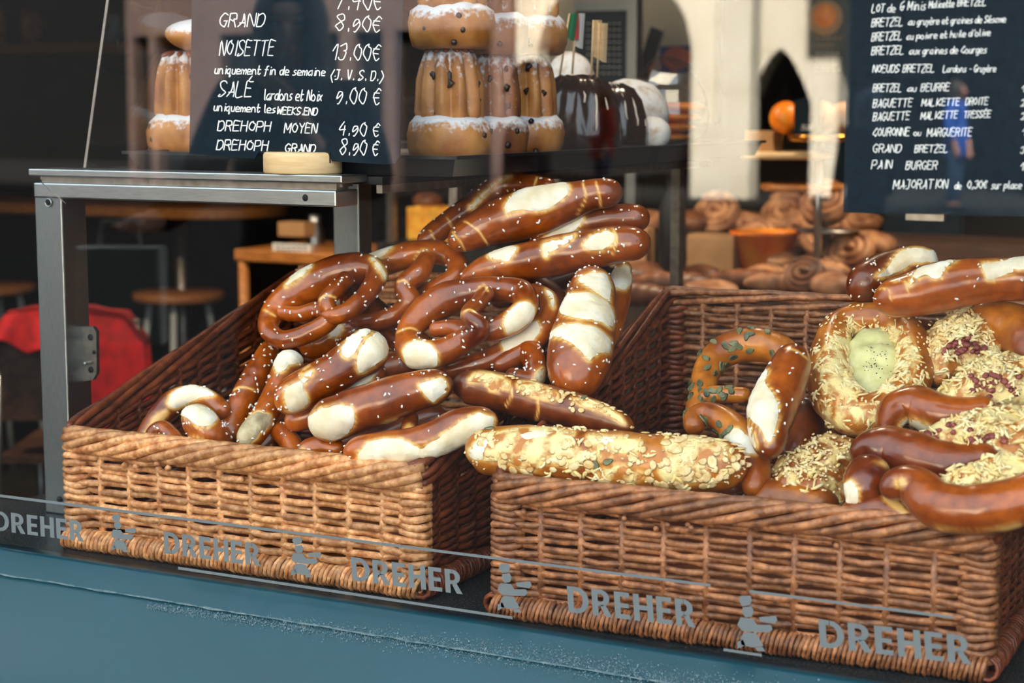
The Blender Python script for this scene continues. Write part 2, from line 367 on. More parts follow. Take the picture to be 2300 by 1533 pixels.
# ------------------------------------------------------------------ wicker baskets
def weave(P, nu, nr, r, amp, nrm, seed=0, v0=.0, v1=1.0, cx=None):
    b = M(); q = random.Random(seed)
    B0, B1, T0, T1 = P
    def at(u, v): return (B0*(1-u)+B1*u)*(1-v)+(T0*(1-u)+T1*u)*v
    for k in range(nr):
        v = v0+(v1-v0)*(k+.5)/nr; pts = []; rr = []
        n = nu*4
        ph_ = q.uniform(-.25, .25)
        for i in range(n+1):
            u = i/n
            s_ = math.cos(math.pi*(u*nu+.5+k))
            dv = .20/nr*math.sin(u*7+k*1.1+seed)+.07/nr*q.uniform(-1, 1)+.14/nr*math.cos(2*math.pi*(u*nu))*(1 if k % 2 else -1)*.5
            pts.append(at(u, v+dv*(v1-v0))+nrm*(amp*s_)); rr.append(r*(1+.16*noise.noise((u*7, k*3.7, seed))))
        b.tube(pts, rr, 6)
    return b
def basket(px_l, px_r, depth_, hf, hb, label, nrow, mt, mi, rr):
    A = on(*px_l, 'z', CZ); B = on(*px_r, 'z', CZ); ux = (B-A); wd = ux.length; ux.normalize(); uy = V((-ux.y, ux.x, 0)); up = V((0, 0, 1))
    root = thing('wicker_basket', label, 'basket', (A+B)/2+uy*depth_/2)
    C_, D_ = A+uy*depth_, B+uy*depth_; z0 = .018*up
    ins = .007
    f = lambda p, h: p+up*(h-.012)
    fl, fr, bl, br = A+ux*ins+uy*ins, B-ux*ins+uy*ins, C_+ux*ins-uy*ins, D_-ux*ins-uy*ins
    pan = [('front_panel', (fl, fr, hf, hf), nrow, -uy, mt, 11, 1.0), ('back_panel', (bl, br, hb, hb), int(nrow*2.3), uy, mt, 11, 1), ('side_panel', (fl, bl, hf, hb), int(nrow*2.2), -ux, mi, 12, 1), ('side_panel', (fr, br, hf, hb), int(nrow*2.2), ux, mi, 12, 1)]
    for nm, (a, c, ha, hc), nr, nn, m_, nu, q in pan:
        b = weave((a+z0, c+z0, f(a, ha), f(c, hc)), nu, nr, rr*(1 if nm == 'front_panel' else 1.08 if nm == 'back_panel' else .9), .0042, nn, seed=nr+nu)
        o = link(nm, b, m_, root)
        s_ = M()
        for i in range(nu+1):
            u = i/nu; p = a*(1-u)+c*u; h = ha*(1-u)+hc*u
            s_.tube([p+z0*.4, p+up*(h-.008)], .0042, 6)
        link('stakes', s_, m_, o)
    # corner posts wrapped with cane
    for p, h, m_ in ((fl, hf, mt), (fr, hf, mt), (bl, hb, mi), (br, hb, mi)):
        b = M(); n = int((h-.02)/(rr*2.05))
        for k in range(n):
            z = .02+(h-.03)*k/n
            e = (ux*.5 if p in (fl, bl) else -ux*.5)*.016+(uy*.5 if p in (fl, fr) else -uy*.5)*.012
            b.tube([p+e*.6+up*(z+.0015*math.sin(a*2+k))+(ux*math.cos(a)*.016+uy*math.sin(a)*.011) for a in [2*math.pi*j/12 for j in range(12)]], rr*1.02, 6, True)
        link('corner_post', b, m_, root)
    # plaited rim: a rope of canes along the front, canes laid nearly straight along the sides and back
    cs = [(A, hf), (B, hf), (D_, hb), (C_, hb)]; rims = []
    for i in range(4):
        (p, h), (p2, h2) = cs[i], cs[(i+1) % 4]
        L = (p2-p).length; n = int(L/.01); out = V(((p2-p).y, -(p2-p).x, 0)).normalized(); K = 7 if i == 0 else 6
        b = M()
        for k in range(K):
            pts = []; rr_ = []
            for m_ in range(n+1):
                t = m_/n; c = p*(1-t)+p2*t+up*(h*(1-t)+h2*t-.006)
                e = min(t, 1-t)*L; c = c-out*(.0015+.010*max(0, 1-e/.02)**2)
                a = 2*math.pi*(k/K+(L/.24 if i == 0 else L/.85)*t)+i
                ru, rv = (.0085, .0115) if i == 0 else (.0065, .0125)
                pts.append(c+out*(ru*math.cos(a))+up*(rv*math.sin(a)+.0012*noise.noise(c*40+V((k*9., 0, 0))))); rr_.append(rr*(1.3 if i == 0 else 1.12)*(1+.2*noise.noise((m_*.09, k*5., 2+i))))
            b.tube(pts, rr_, 7)
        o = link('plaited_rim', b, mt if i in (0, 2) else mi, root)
    # cut ends of cane poking out of the border
    q = random.Random(nrow)
    for i in range(7):
        b = M(); u = q.uniform(.06, .94); p = A+ux*(wd*u)+up*(hf-.026+q.uniform(-.006, .008)); d_ = (-uy*.9+ux*.4).normalized()
        b.tube([p-d_*.004, p+d_*.006], rr*.8, 7); link('cane_end', b, mt, root)
    # wrapped foot border
    b = M()
    for (p, p2) in ((A, B), (B, D_), (D_, C_), (C_, A)):
        L = (p2-p).length; d_ = (p2-p).normalized(); nn = V((d_.y, -d_.x, 0)); n = int(L/(rr*1.3)); b = M()
        for k in range(n):
            c = p+d_*(L*(k+.5)/n)+up*.0125; tl = .0025+.0012*q.uniform(-1, 1); rj = 1+.08*q.uniform(-1, 1)
            b.tube([c+nn*(.0105*rj*math.cos(a))+up*(.0105*rj*math.sin(a))+d_*(tl*math.sin(a)) for a in [2*math.pi*j/10 for j in range(10)]], rr*.68, 5, True)
        link('wrapped_foot', b, mt if p is A else mi, root)  # side and back feet take the darker cane, shade painted in
    b = M(); P = [A+uy*.008+ux*.008, B+uy*.008-ux*.008, D_-uy*.008-ux*.008, C_-uy*.008+ux*.008]
    b.add([p+up*.012 for p in P]+[p+up*.02 for p in P], [(0, 3, 2, 1), (4, 5, 6, 7), (0, 1, 5, 4), (1, 2, 6, 5), (2, 3, 7, 6), (3, 0, 4, 7)])
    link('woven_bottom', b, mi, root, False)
    return root, A, B, ux, uy
bkL, LA, LB, Lx, Ly = basket((150, 1228), (945, 1346), .50, .137, .285, 'honey-coloured wicker basket heaped with salted pretzels, beside the steel frame', 13, 'wicker', 'wicker_shade_brown', .0043)
bkR, RA, RB, Rx, Ry = basket((1108, 1384), (2215, 1534), .50, .141, .285, 'reddish-brown wicker basket holding cheese-topped and pumpkin seed pretzels', 16, 'wicker_brown', 'wicker_shade_brown', .0036)

# ------------------------------------------------------------------ steel display stand
YF = .135
px3 = lambda x, y, Yp=YF: on(x, y, 'y', Yp)
st = thing('display_stand', 'brushed steel display stand on the counter, carrying the black cake trays', 'stand', px3(120, 1160))
zt_ = px3(100, 379).z; zr0 = px3(100, 411).z; zr1 = px3(775, 466).z; xl = px3(86, 700).x; xr = px3(756, 420).x; pw = px3(150, 800).x-px3(90, 800).x
xt0, xt1 = px3(68, 380).x, px3(772, 395).x
b = M(); b.box((xl, YF, CZ), (xl+pw, YF+.045, zr0)); bevel(link('post', b, 'steel_v', st, False))
b = M(); x2 = on(748, 500, 'y', .62).x; b.box((x2, .62, CZ), (x2+.045, .655, zt_-.012)); bevel(link('post', b, 'steel_v', st, False))
b = M(); b.box((xl+.0005, YF-.0015, zr1), (xr, YF+.045, zr0+.0005)); bevel(link('rail', b, 'steel', st, False))
b = M(); b.box((xl+.008, YF+.006, zr0), (xr-.004, YF+.03, zt_-.008)); b.box((xt0+.005, YF+.012, zr0+.004), (xr, YF+.034, zt_-.004)); link('channel', b, 'steel_dark', st, False)
b = M(); b.box((xt0, YF-.004, zt_-.009), (xt1, YF+.05, zt_)); bevel(link('top_ledge', b, 'steel', st, False), .0015)
b = M(); b.box((xl, YF+.05, zt_-.012), (xt1+.02, YF+1.07, zt_-.003)); link('shelf_board', b, 'black', st, False)
b = M(); b.box((xt1+.012, YF+.05, zt_-.022), (xt1+.02, YF+1.07, zt_-.0125)); link('edge_strip', b, 'steel_dark', st, False)
for xx, yy in ((on(1507, 400, 'y', YF+1.04).x, YF+1.04), (xl, YF+1.04)):
    b = M(); b.box((xx, yy, 0), (xx+.016, yy+.02, zt_-.012)); link('post', b, 'steel_dark', st, False)
def screw(x, y, yf, r=.0042):
    b = M(); c = on(x, y, 'y', yf); b.tube([c+V((0, -.0004, 0)), c+V((0, .001, 0))], r, 12); return b
for (x, y) in ((109, 453), (686, 444), (133, 1121)): link('screw_hole', screw(x, y, YF-.0012), 'hole', st)
b = M(); c = on(109, 455, 'y', YF-.0012); b.tube([c+V((math.cos(a)*.005, -.0006, math.sin(a)*.005)) for a in [j*.524 for j in range(12)]], .0008, 5, True); link('screw_ring', b, 'steel', st)
# mitre line
b = M(); a0, a1 = on(92, 409, 'y', YF-.002), on(148, 457, 'y', YF-.002); b.tube([a0, a1], .0006, 5); link('mitre_joint', b, 'steel_dark', st)
# hinge plate
yh = YF+.03
P = [on(x, y, 'y', yh) for x, y in ((180, 733), (208, 733), (216, 745), (217, 838), (208, 853), (180, 857))]
b = M(); n = len(P); b.add(P+[p+V((0, .006, 0)) for p in P], [tuple(range(n)), tuple(range(n, 2*n))[::-1]]+[(i, i+n, (i+1) % n+n, (i+1) % n) for i in range(n)])
hp = link('hinge_plate', b, 'steel_dark', st, False)
for (x, y, r) in ((203, 757, .0042), (211, 791, .0026), (204, 830, .0042)):
    c = on(x, y, 'y', yh-.0005); b = M(); b.tube([c+V((0, -.0004, 0)), c+V((0, .001, 0))], r, 14); h_ = link('bolt_hole', b, 'hole', hp)
b = M(); c = on(205, 813, 'y', yh); b.tube([c, c+V((.001, -.014, 0)), c+V((.001, -.0145, 0))], [.0022, .0022, .0012], 10); link('pin', b, 'steel', hp)
# acrylic side screen
b = M(); a0, a1 = on(189, 376, 'y', YF+.012), on(246, -40, 'y', YF+.03); b.add([a0, a1, a1+V((0, 1.1, 0)), a0+V((0, 1.1, 0))]+[p+V((.004, 0, 0)) for p in (a0, a1, a1+V((0, 1.1, 0)), a0+V((0, 1.1, 0)))], [(0, 1, 2, 3), (7, 6, 5, 4), (0, 4, 5, 1), (1, 5, 6, 2), (2, 6, 7, 3), (3, 7, 4, 0)])
ac = single('acrylic_screen', b, 'acrylic', 'clear upright acrylic screen on the left end of the steel stand', 'screen', smooth=False)
b = M(); b.obox((a0+a1)/2+V((.002, -.0008, 0)), V((.002, 0, 0)), V((0, .0008, 0)), (a1-a0)/2); link('polished_edge', b, 'steel_dark', ac, False)
# black trays
def tray(name, x0, x1, y0, y1, z, label, grp):
    root = thing(name, label, 'tray', ((x0+x1)/2, (y0+y1)/2, z), grp)
    b = M(); fl_ = .012; h = .024
    def ring(e, zz): return [V((x0-e, y0-e, zz)), V((x1+e, y0-e, zz)), V((x1+e, y1+e, zz)), V((x0-e, y1+e, zz))]
    R_ = [ring(-.008, z), ring(.0, z+h), ring(.006, z+h), ring(.006, z+h-.003), ring(.001, z+h-.004), ring(-.006, z+.002)]
    vs = sum(R_, []); fs = []
    R2 = [ring(-.010, z+.003), ring(-.002, z+h-.001)]
    order = [ring(-.008, z), ring(0, z+h-.004), ring(.006, z+h-.004), ring(.006, z+h), ring(-.002, z+h), ring(-.011, z+.015)]
    vs = sum(order, [])
    for i in range(len(order)-1):
        for j in range(4): fs.append((i*4+j, i*4+(j+1) % 4, (i+1)*4+(j+1) % 4, (i+1)*4+j))
    fs += [(3, 2, 1, 0), (20, 21, 22, 23)]
    b.add(vs, fs); link('tray_pan', b, 'tray', root, False); return root
tx0, tx1 = on(283, 365, 'y', YF+.055).x, on(1022, 375, 'y', YF+.06).x
tray('baking_tray', tx0, tx1, YF+.06, YF+.62, zt_-.002, 'black baking tray under the sugared ring cakes, behind the left price board', 'black trays on the stand')
tray('baking_tray', tx0, tx1, YF+.645, YF+1.06, zt_-.002, 'black baking tray under the chocolate glazed cakes', 'black trays on the stand')
ZT = zt_+.0135
# ------------------------------------------------------------------ handwriting: a single-stroke alphabet (x 0-6, y 0-9, base line 2, x height 6)
GL = {
'A': '0235395452 1454', 'B': '0209 084957463605 06365544433202', 'C': '584938160433425354', 'D': '0209 08395754433202', 'E': '5939090206 0646 0252', 'F': '490902 0646', 'G': '58392907 0705133242555535', 'H': '0209 5259 0656',
'I': '2922', 'J': '1959 49432212 04', 'K': '0209 590652', 'L': '090252', 'M': '020735663962'[:0]+'0209346962', 'N': '02095259', 'O': '3918052343555738'+'39', 'P': '0209 09495756354505', 'Q': '39180513324355573839 3461', 'R': '0209 0949575636 060635 3652', 'S': '5849290816355443220213', 'T': '0969 3932', 'U': '090413324359', 'V': '093259', 'W': '0912375269', 'X': '0259 0952', 'Y': '093659 3632', 'Z': '09590252',
'a': '5636150322335256 5652', 'b': '0902 052656544212'+'03', 'c': '552615033253', 'd': '46260503224346 5952', 'e': '0444553616'+'04122252', 'f': '4939281101 0646', 'g': '462605032244 46413010', 'h': '0902 04264552', 'i': '2622 2828', 'j': '36311000 3838', 'k': '0902 460452', 'l': '0913222', 'm': '0602 04163432 34566562', 'n': '0602 0416364552', 'o': '26050322425445'+'26', 'p': '0600 052646544303', 'q': '46260503224446 46405051', 'r': '0602 04162646', 's': '4626151524344322'+'02', 't': '1913223243 0646', 'u': '0603123244 4642', 'v': '062246', 'w': '061224424466'[:0]+'0612342256'[:0]+'0612244256', 'x': '0642 4602', 'y': '0624 461000', 'z': '06460242',
'0': '39180523425457'+'3839', '1': '063932', '2': '082939575512'+'0252', '3': '08394957463646554332'+'1203', '4': '39054555 4742', '5': '5909064655443202', '6': '490703223255453504', '7': '095922', '8': '3608294957360413325436', '9': '4727161446475532'+'22', '.': '2223', ',': '2311', '-': '1545', '(': '39160430', ')': '19464410', "'": '2927', '€': '58392806143253 0747 0545', '/': '0069'}
ACC = {'é': 'e', 'è': 'e', 'ê': 'e', 'É': 'E', 'ô': 'o'}
def strokes(text):
    """yield strokes in units of cap height, advancing along x"""
    x = 0
    for ch in text:
        if ch == ' ': x += .55; continue
        base = ACC.get(ch, ch); g = GL.get(base, '')
        wmax = 0
        for s_ in g.split(' '):
            p = [(int(s_[i]), int(s_[i+1])) for i in range(0, len(s_)-1, 2)]
            if not p: continue
            wmax = max(wmax, max(a for a, c in p))
            yield [(x+a/7.5, (c-2)/7) for a, c in p], False
        if base != ch:
            t = 1.12 if base.isupper() else .8
            yield [(x+.2, t+.0), (x+.42, t+.22)] if ch in 'éÉ' else [(x+.15, t+.2), (x+.4, t)], False
        x += wmax/7.5+.24
def text_w(t):
    x = 0
    for ch in t:
        if ch == ' ': x += .55; continue
        g = GL.get(ACC.get(ch, ch), '2'); x += max([int(c) for c in ''.join(g.split(' '))[0::2]] or [3])/7.5+.24
    return x
def handwriting(parent, text, x0, y0, wd, cap, slope, y, mt='ink', pen=1.3, slant=.18, name='handwritten_line'):
    """write text on the plane y from (x0,y0) over wd pixels along slope, as flat ink strokes"""
    b = M(); q = random.Random(len(text)*7+int(x0)); W_ = sum(1 for _ in text) and text_w(text)
    for pts, _ in strokes(text):
        pts = [(a+q.uniform(-.02, .02), c+q.uniform(-.025, .025)) for a, c in pts]
        if len(pts) > 2: pts = cat_rom(pts, 4)
        elif len(pts) == 1: pts = [pts[0], (pts[0][0]+.05, pts[0][1]+.05)]
        P = [(x0+a/W_*wd+slant*c*cap, y0+slope*(a/W_*wd)-c*cap) for a, c in pts]
        n = len(P); L_ = []
        for i in range(n):
            a = P[max(i-1, 0)]; c = P[min(i+1, n-1)]; dx, dy = c[0]-a[0], c[1]-a[1]; l = math.hypot(dx, dy) or 1
            nx, ny = -dy/l*pen, dx/l*pen; L_.append(((P[i][0]+nx, P[i][1]+ny), (P[i][0]-nx, P[i][1]-ny)))
        vs = [on(p[0], p[1], 'y', y) for pr in L_ for p in pr]
        b.add(vs, [(2*i, 2*i+1, 2*i+3, 2*i+2) for i in range(n-1)])
        for e in (P[0], P[-1]):
            b.add([on(e[0]+pen*math.cos(t*1.047), e[1]+pen*math.sin(t*1.047), 'y', y) for t in range(6)], [tuple(range(6))])
    return link(name, b, mt, parent, False)
# ------------------------------------------------------------------ left price board in its wooden foot
ys = YF+.018
out = [(432, -60), (425, 345), (572, 356), (582, 341), (738, 341), (745, 362), (862, 369), (888, 367), (897, 352), (907, -60)]
def board(name, out, y, t, label):
    b = M(); P = [on(a, c, 'y', y) for a, c in out]; n = len(P)
    b.add(P+[p+V((0, t, 0)) for p in P], [tuple(range(n)), tuple(range(n, 2*n))[::-1]]+[(i, i+n, (i+1) % n+n, (i+1) % n) for i in range(n)])
    root = thing(name, label, 'price board', sum(P, V((0, 0, 0)))/n); link('panel', b, 'slate', root, False); return root
pb = board('price_board', out, ys, .0025, 'black price board with torn lower edge, standing in the round wooden foot')
for a in [('7.40€', 752, 20, 108, 44, .03), ('GRAND', 492, 60, 105, 30, .0), ('8.90€', 752, 68, 106, 36, .05), ('NOISETTE', 492, 125, 125, 34, .0), ('13.00€', 744, 134, 112, 36, .02),
          ('uniquement fin de semaine', 482, 165, 250, 19, .02), ('(J. V. S. D.)', 742, 178, 120, 22, .03), ('SALÉ', 490, 216, 78, 34, .02), ('lardons et Noix', 592, 224, 132, 24, .02), ('9.00 €', 752, 232, 104, 36, .03),
          ('uniquement les', 480, 248, 140, 18, .04), ('WEEKS.END', 622, 256, 92, 16, .03), ('DREHOPH', 488, 293, 122, 22, .02), ('MOYEN', 638, 298, 76, 22, .02), ('4.90 €', 760, 303, 94, 30, .05), ('DREHOPH', 486, 336, 118, 22, .02), ('GRAND', 640, 341, 70, 18, .02), ('8.90 €', 762, 346, 90, 34, .05)]:
    handwriting(pb, *a, ys-.0004)
wf = thing('sign_foot', 'round pale wooden foot holding the left price board', 'sign holder', on(669, 388, 'y', YF))
c = V((on(669, 388, 'y', YF+.02).x, YF+.03, zt_)); r_ = (on(748, 388, 'y', YF+.02).x-on(590, 388, 'y', YF+.02).x)/2
hz = on(669, 343, 'y', YF-.01).z-zt_
b = M(); b.lathe(c, [(r_-.002, 0), (r_, .002), (r_, hz-.004), (r_-.0015, hz-.001), (r_-.005, hz)], 48)
# squash depth so the foot is a shallow disc standing on the ledge
b.v = [V((p.x, c.y+(p.y-c.y)*.75, p.z)) for p in b.v]
link('foot', b, 'wood_pale', wf); b = M(); b.box((c.x-r_*.95, ys-.0012, zt_+hz-.012), (c.x+r_*.95, ys+.0037, zt_+hz+.0004)); link('slot', b, 'hole', wf, False)
# ------------------------------------------------------------------ right price board hung inside the pane
yr = G+.006
out = [(1909, -80), (1905, 20), (1894, 477), (2110, 481), (2420, 490), (2420, -80)]
pr = board('price_board', out, yr, .003, 'large black price board hanging inside the pane above the right basket')
for t in [('LOT de', 1958, 28, 54, 18, -.02), ('6 Minis', 2022, 23, 58, 20, -.02), ('Malicette', 2086, 18, 58, 16, -.05), ('BRETZEL', 2150, 14, 66, 15, -.03), ('BRETZEL', 1957, 60, 72, 18, -.04), ('au gruyère et graines de Sésame', 2040, 56, 220, 15, -.03), ('BRETZEL', 1957, 92, 70, 18, -.05), ("au poivre et huile d'olive", 2036, 89, 190, 15, -.05),
          ('BRETZEL', 1957, 123, 74, 18, -.03), ('aux graines de Courges', 2042, 122, 175, 16, -.02), ('NOEUDS BRETZEL', 1960, 163, 140, 17, -.01), ('Lardons - Gruyère', 2118, 162, 120, 15, -.01), ('BRETZEL', 1960, 206, 66, 17, -.01), ('au', 2038, 205, 22, 14, 0), ('BEURRE', 2068, 205, 66, 17, -.02),
          ('BAGUETTE', 1960, 241, 90, 18, -.02), ('MALICETTE', 2070, 238, 86, 16, -.02), ('DROITE', 2168, 236, 52, 16, -.02), ('BAGUETTE', 1960, 271, 84, 18, -.03), ('MALICETTE', 2068, 268, 84, 16, -.04), ('TRESSÉE', 2164, 265, 62, 15, -.03), ('COURONNE', 1960, 306, 84, 18, -.02), ('ou', 2052, 304, 18, 13, 0), ('MARGUERITE', 2082, 306, 102, 18, -.01),
          ('GRAND', 1960, 342, 66, 18, 0), ('BRETZEL', 2054, 342, 76, 16, -.01), ('PAIN', 1957, 379, 48, 19, -.02), ('BURGER', 2034, 380, 72, 18, .0), ('MAJORATION', 2006, 424, 124, 20, -.01), ('de', 2144, 424, 16, 15, 0), ('0,30€', 2172, 423, 46, 17, -.02), ('sur place', 2226, 424, 70, 17, -.01),
          ('1', 2294, 206, 9, 14, 0), ('2', 2293, 238, 9, 14, 0), ('2', 2293, 268, 9, 14, 0), ('1', 2296, 304, 9, 16, 0), ('3', 2292, 344, 10, 14, 0), ('1', 2292, 382, 9, 16, 0), ('90', 2310, 344, 26, 16, 0), ('50', 2310, 206, 26, 16, 0)]:
    handwriting(pr, *t, yr-.0004, pen=1.05)
b = M(); b.box((on(2040, 485, 'y', yr+.01).x, yr+.002, on(2080, 495, 'y', yr+.004).z), (on(2125, 489, 'y', yr+.01).x, yr+.012, on(2080, 478, 'y', yr+.004).z)); link('lower_clip', b, 'steel_dark', pr, False)
# ------------------------------------------------------------------ frosted lettering on the pane
yd = G-.0056
def flat(polys, name, label, cat, grp=None):
    b = M()
    for P in polys:
        P = [on(a, c, 'y', yd) for a, c in P]; n = len(P)
        b.add(P+[p+V((0, .0003, 0)) for p in P], [tuple(range(n)), tuple(range(n, 2*n))[::-1]]+[(i, i+n, (i+1) % n+n, (i+1) % n) for i in range(n)])
    return single(name, b, 'decal', label, cat, grp, False)
def letter(ch):
    t = .24
    R_ = lambda a, c, d, e: [(a, c), (d, c), (d, e), (a, e)]
    def arc(cx, cy, rx, ry, a0, a1, tx, ty, n=10):
        q = []
        for i in range(n):
            u, v = a0+(a1-a0)*i/n, a0+(a1-a0)*(i+1)/n
            q.append([(cx+rx*math.cos(u), cy+ry*math.sin(u)), (cx+rx*math.cos(v), cy+ry*math.sin(v)), (cx+(rx-tx)*math.cos(v), cy+(ry-ty)*math.sin(v)), (cx+(rx-tx)*math.cos(u), cy+(ry-ty)*math.sin(u))])
        return q
    h = math.pi/2
    if ch == 'D': return [R_(0, 0, t, 1), R_(t, 0, .38, .17), R_(t, .83, .38, 1)]+arc(.36, .5, .5, .5, -h, h, t, .17), .88
    if ch == 'R': return [R_(0, 0, t, 1), R_(t, .83, .36, 1), R_(t, .38, .36, .54)]+arc(.34, .69, .38, .31, -h, h, t, .155)+[[(.30, .42), (.54, .42), (.80, 0), (.52, 0)]], .80
    if ch == 'E': return [R_(0, 0, t, 1), R_(t, 0, .62, .17), R_(t, .83, .62, 1), R_(t, .42, .58, .58)], .66
    if ch == 'H': return [R_(0, 0, t, 1), R_(.56, 0, .80, 1), R_(t, .42, .56, .59)], .82
def word(x0, x1, yt0, yb0, yt1, yb1, label, skew=0):
    polys = []; tot = sum(letter(c)[1]+.12 for c in 'DREHER')-.12; x = 0
    for c in 'DREHER':
        pl, wd = letter(c)
        for P in pl:
            R_ = []
            for a, e in P:
                u = (x+a)/tot; top = yt0+(yt1-yt0)*u; bot = yb0+(yb1-yb0)*u; R_.append((x0+(x1-x0)*u+skew*(1-e), bot+(top-bot)*e))
            polys.append(R_)
        x += wd+.12
    flat(polys, 'window_lettering', label, 'lettering')
word(-14, 186, 1146, 1190, 1170, 1216, 'frosted grey lettering at the left end of the pane, over the steel post', 2)
word(367, 583, 1193, 1242, 1221, 1271, 'frosted grey lettering over the middle of the left basket foot', 2)
word(788, 1036, 1250, 1303, 1281, 1334, 'frosted grey lettering over the right end of the left basket', 3)
word(1273, 1559, 1315, 1374, 1348, 1409, 'frosted grey lettering over the left half of the right basket', 4)
word(1838, 2178, 1390, 1452, 1428, 1492, 'frosted grey lettering over the right end of the right basket', 4)
BK = [[(.10, .02), (.34, 0), (.38, .08), (.34, .17), (.14, .21), (.06, .10)], [(.15, .23), (.36, .19), (.42, .27), (.38, .38), (.22, .41), (.14, .33)], [(.10, .42), (.40, .42), (.50, .52), (.84, .50), (.88, .58), (.80, .64), (.48, .66), (.14, .66), (.02, .56)],
      [(.55, .38), (.96, .32), (1.0, .40), (.94, .47), (.58, .46)], [(.20, .68), (.48, .68), (.66, .90), (.40, .95), (.12, .92), (.10, .78)], [(.02, .88), (.16, .82), (.22, .92), (.02, 1.0)], [(.46, .94), (.64, .92), (.70, 1.0), (.50, 1.0)]]
for x0, x1, yt, yb, lb in ((248, 306, 1153, 1236, 'small frosted baker emblem over the left part of the left basket'), (652, 722, 1204, 1292, 'small frosted baker emblem over the middle of the left basket'), (1116, 1194, 1263, 1370, 'small frosted baker emblem over the left corner of the right basket'), (1654, 1746, 1334, 1456, 'small frosted baker emblem over the middle of the right basket')):
    flat([[(x0+(x1-x0)*a, yt+(yb-yt)*c+(x1-x0)*.10*a) for a, c in P] for P in BK], 'baker_emblem', lb, 'emblem')
for (x0, y0, x1, y1, w_, lb) in ((-30, 1109, 1596, 1314, 6, 'long frosted upper rule across the pane over both baskets'), (1683, 1327, 2141, 1386, 6, 'short frosted upper rule over the right end of the right basket'), (400, 1275, 1151, 1387, 6, 'frosted lower rule under the lettering of the left basket'), (1625, 1458, 1711, 1471, 6, 'very short frosted lower rule under the rightmost baker emblem')):
    n = 8; P = [(x0+(x1-x0)*i/n, y0+(y1-y0)*i/n-w_*.5) for i in range(n+1)]+[(x1-(x1-x0)*i/n, y1-(y1-y0)*i/n+w_*.5) for i in range(n+1)]
    flat([P], 'frosted_rule', lb, 'window line')

# ------------------------------------------------------------------ sugared ring cakes on the tray
def kougelhopf(c, R_, H_, body, label, nut=True, seed=0, tier=1):
    c = V(c); root = thing('kougelhopf', label, 'cake', c, 'ring cakes on the tray'); q = random.Random(seed)
    hb = H_*.38
    b = M(); pr = []
    for z, k in ((0, .80), (.06, .92), (.3, 1.0), (.6, 1.0), (.85, .94), (1.0, .78), (1.02, .55)): pr.append((R_*k, hb*z))
    b.lathe((0, 0, 0), pr, 48); b.v = [c+p*(1+.05*noise.noise(p*30+V((seed, 0, 0)))+.018*noise.noise(p*110)) for p in b.v]; b.v = [p+(p-c).normalized()*(.0022*noise.noise(V((p.x*60, p.y*60, p.z*190)))) for p in b.v]; link('puffed_base', b, body, root)
    b = M(); pr = [(R_*.76, hb*.9, .03), (R_*.75, hb*1.1, .24), (R_*.73, H_*.55, .28), (R_*.70, H_*.70, .28), (R_*.64, H_*.83, .25), (R_*.55, H_*.93, .2), (R_*.40, H_*.985, .1), (R_*.22, H_*.97, .04), (R_*.13, H_*.85, 0)]
    b.lathe((0, 0, 0), pr, 120, 0, 10, twist=4); b.v = [c+p*(1+.02*noise.noise(p*40+V((seed, 0, 0)))) for p in b.v]; link('fluted_crown', b, body, root)
    for i in range(16):
        a = q.uniform(0, 6.28); z = q.uniform(.42, .86)*H_; rr = R_*(.69 if z < .7*H_ else .63); n = V((math.cos(a), math.sin(a), 0))
        b = M(); b.blob(c+n*(rr*.965)+V((0, 0, z)), V((-n.y, n.x, .2))*.0045*q.uniform(.6, 1.1), V((0, 0, .0075*q.uniform(.5, 1.1))), n*.0035, 9, 6, .9, 260); link('raisin', b, 'raisin', root)
    for i in range(6):
        a = q.uniform(0, 6.28); z = q.uniform(.1, .9)*hb; n = V((math.cos(a), math.sin(a), 0))
        b = M(); b.blob(c+n*(R_*.985)+V((0, 0, z)), V((-n.y, n.x, 0))*.004, V((0, 0, .004)), n*.0025, 8, 5, .3, 300); link('raisin', b, 'raisin', root)
    if nut:
        for i in range(13):
            a = 2*math.pi*(i+.5)/13; n = V((math.cos(a), math.sin(a), 0)); t_ = V((-n.y, n.x, 0))
            b = M(); b.blob(c+n*(R_*.46)+V((0, 0, H_*.965)), n*.0075+V((0, 0, -.003)), t_*.0042, V((0, 0, .003))+n*.001, 10, 6); link('almond', b, 'almond_skin', root)
    return root
xr_ = on(1095, 310, 'y', .32).x; RK, HK = .052, .136; xk = xr_-RK
kk = [kougelhopf((xk, .32, ZT), RK, HK, 'brioche_sugar', 'golden ring cake on the tray beside the left price board, lower tier nearest the pane', True, 1),
      kougelhopf((xk+.0, .418, ZT), RK*.97, HK*.97, 'brioche_dark_sugar', 'darker almond-topped ring cake, second in the lower row on the tray', True, 2),
      kougelhopf((xk+.0, .515, ZT), RK, HK*.98, 'brioche_sugar', 'raisin ring cake, third in the lower row beside the chocolate cakes', False, 3)]
xkl = on(350, 300, 'y', .32).x+RK
kl = dup(kk[0], (xkl-xk, 0, 0), 'ring cake standing alone left of the price board, lower of the two', rz=1.0)
dup(kk[0], (.002, .003, HK-.004), 'ring cake stacked on the nearest one beside the price board', rz=2.2)
dup(kk[1], (.0, .0, HK*.97-.004), 'darker ring cake stacked on the second of the row', rz=1.1)
dup(kk[2], (.004, 0, HK*.98-.004), 'raisin ring cake stacked on the third of the row', rz=2.7)
kt = thing('brioche_bun', 'small pale bun on top of the ring cake left of the price board', 'bun', (xkl+.03, .32, ZT+HK))
b = M(); b.blob(V((0, 0, 0)), V((.046, 0, 0)), V((0, .046, 0)), V((0, 0, .022)), 24, 14, .12, 25); b.v = [p+V((xkl+.026, .32, ZT+HK+.019)) for p in b.v]; link('bun_crust', b, 'brioche_sugar', kt)
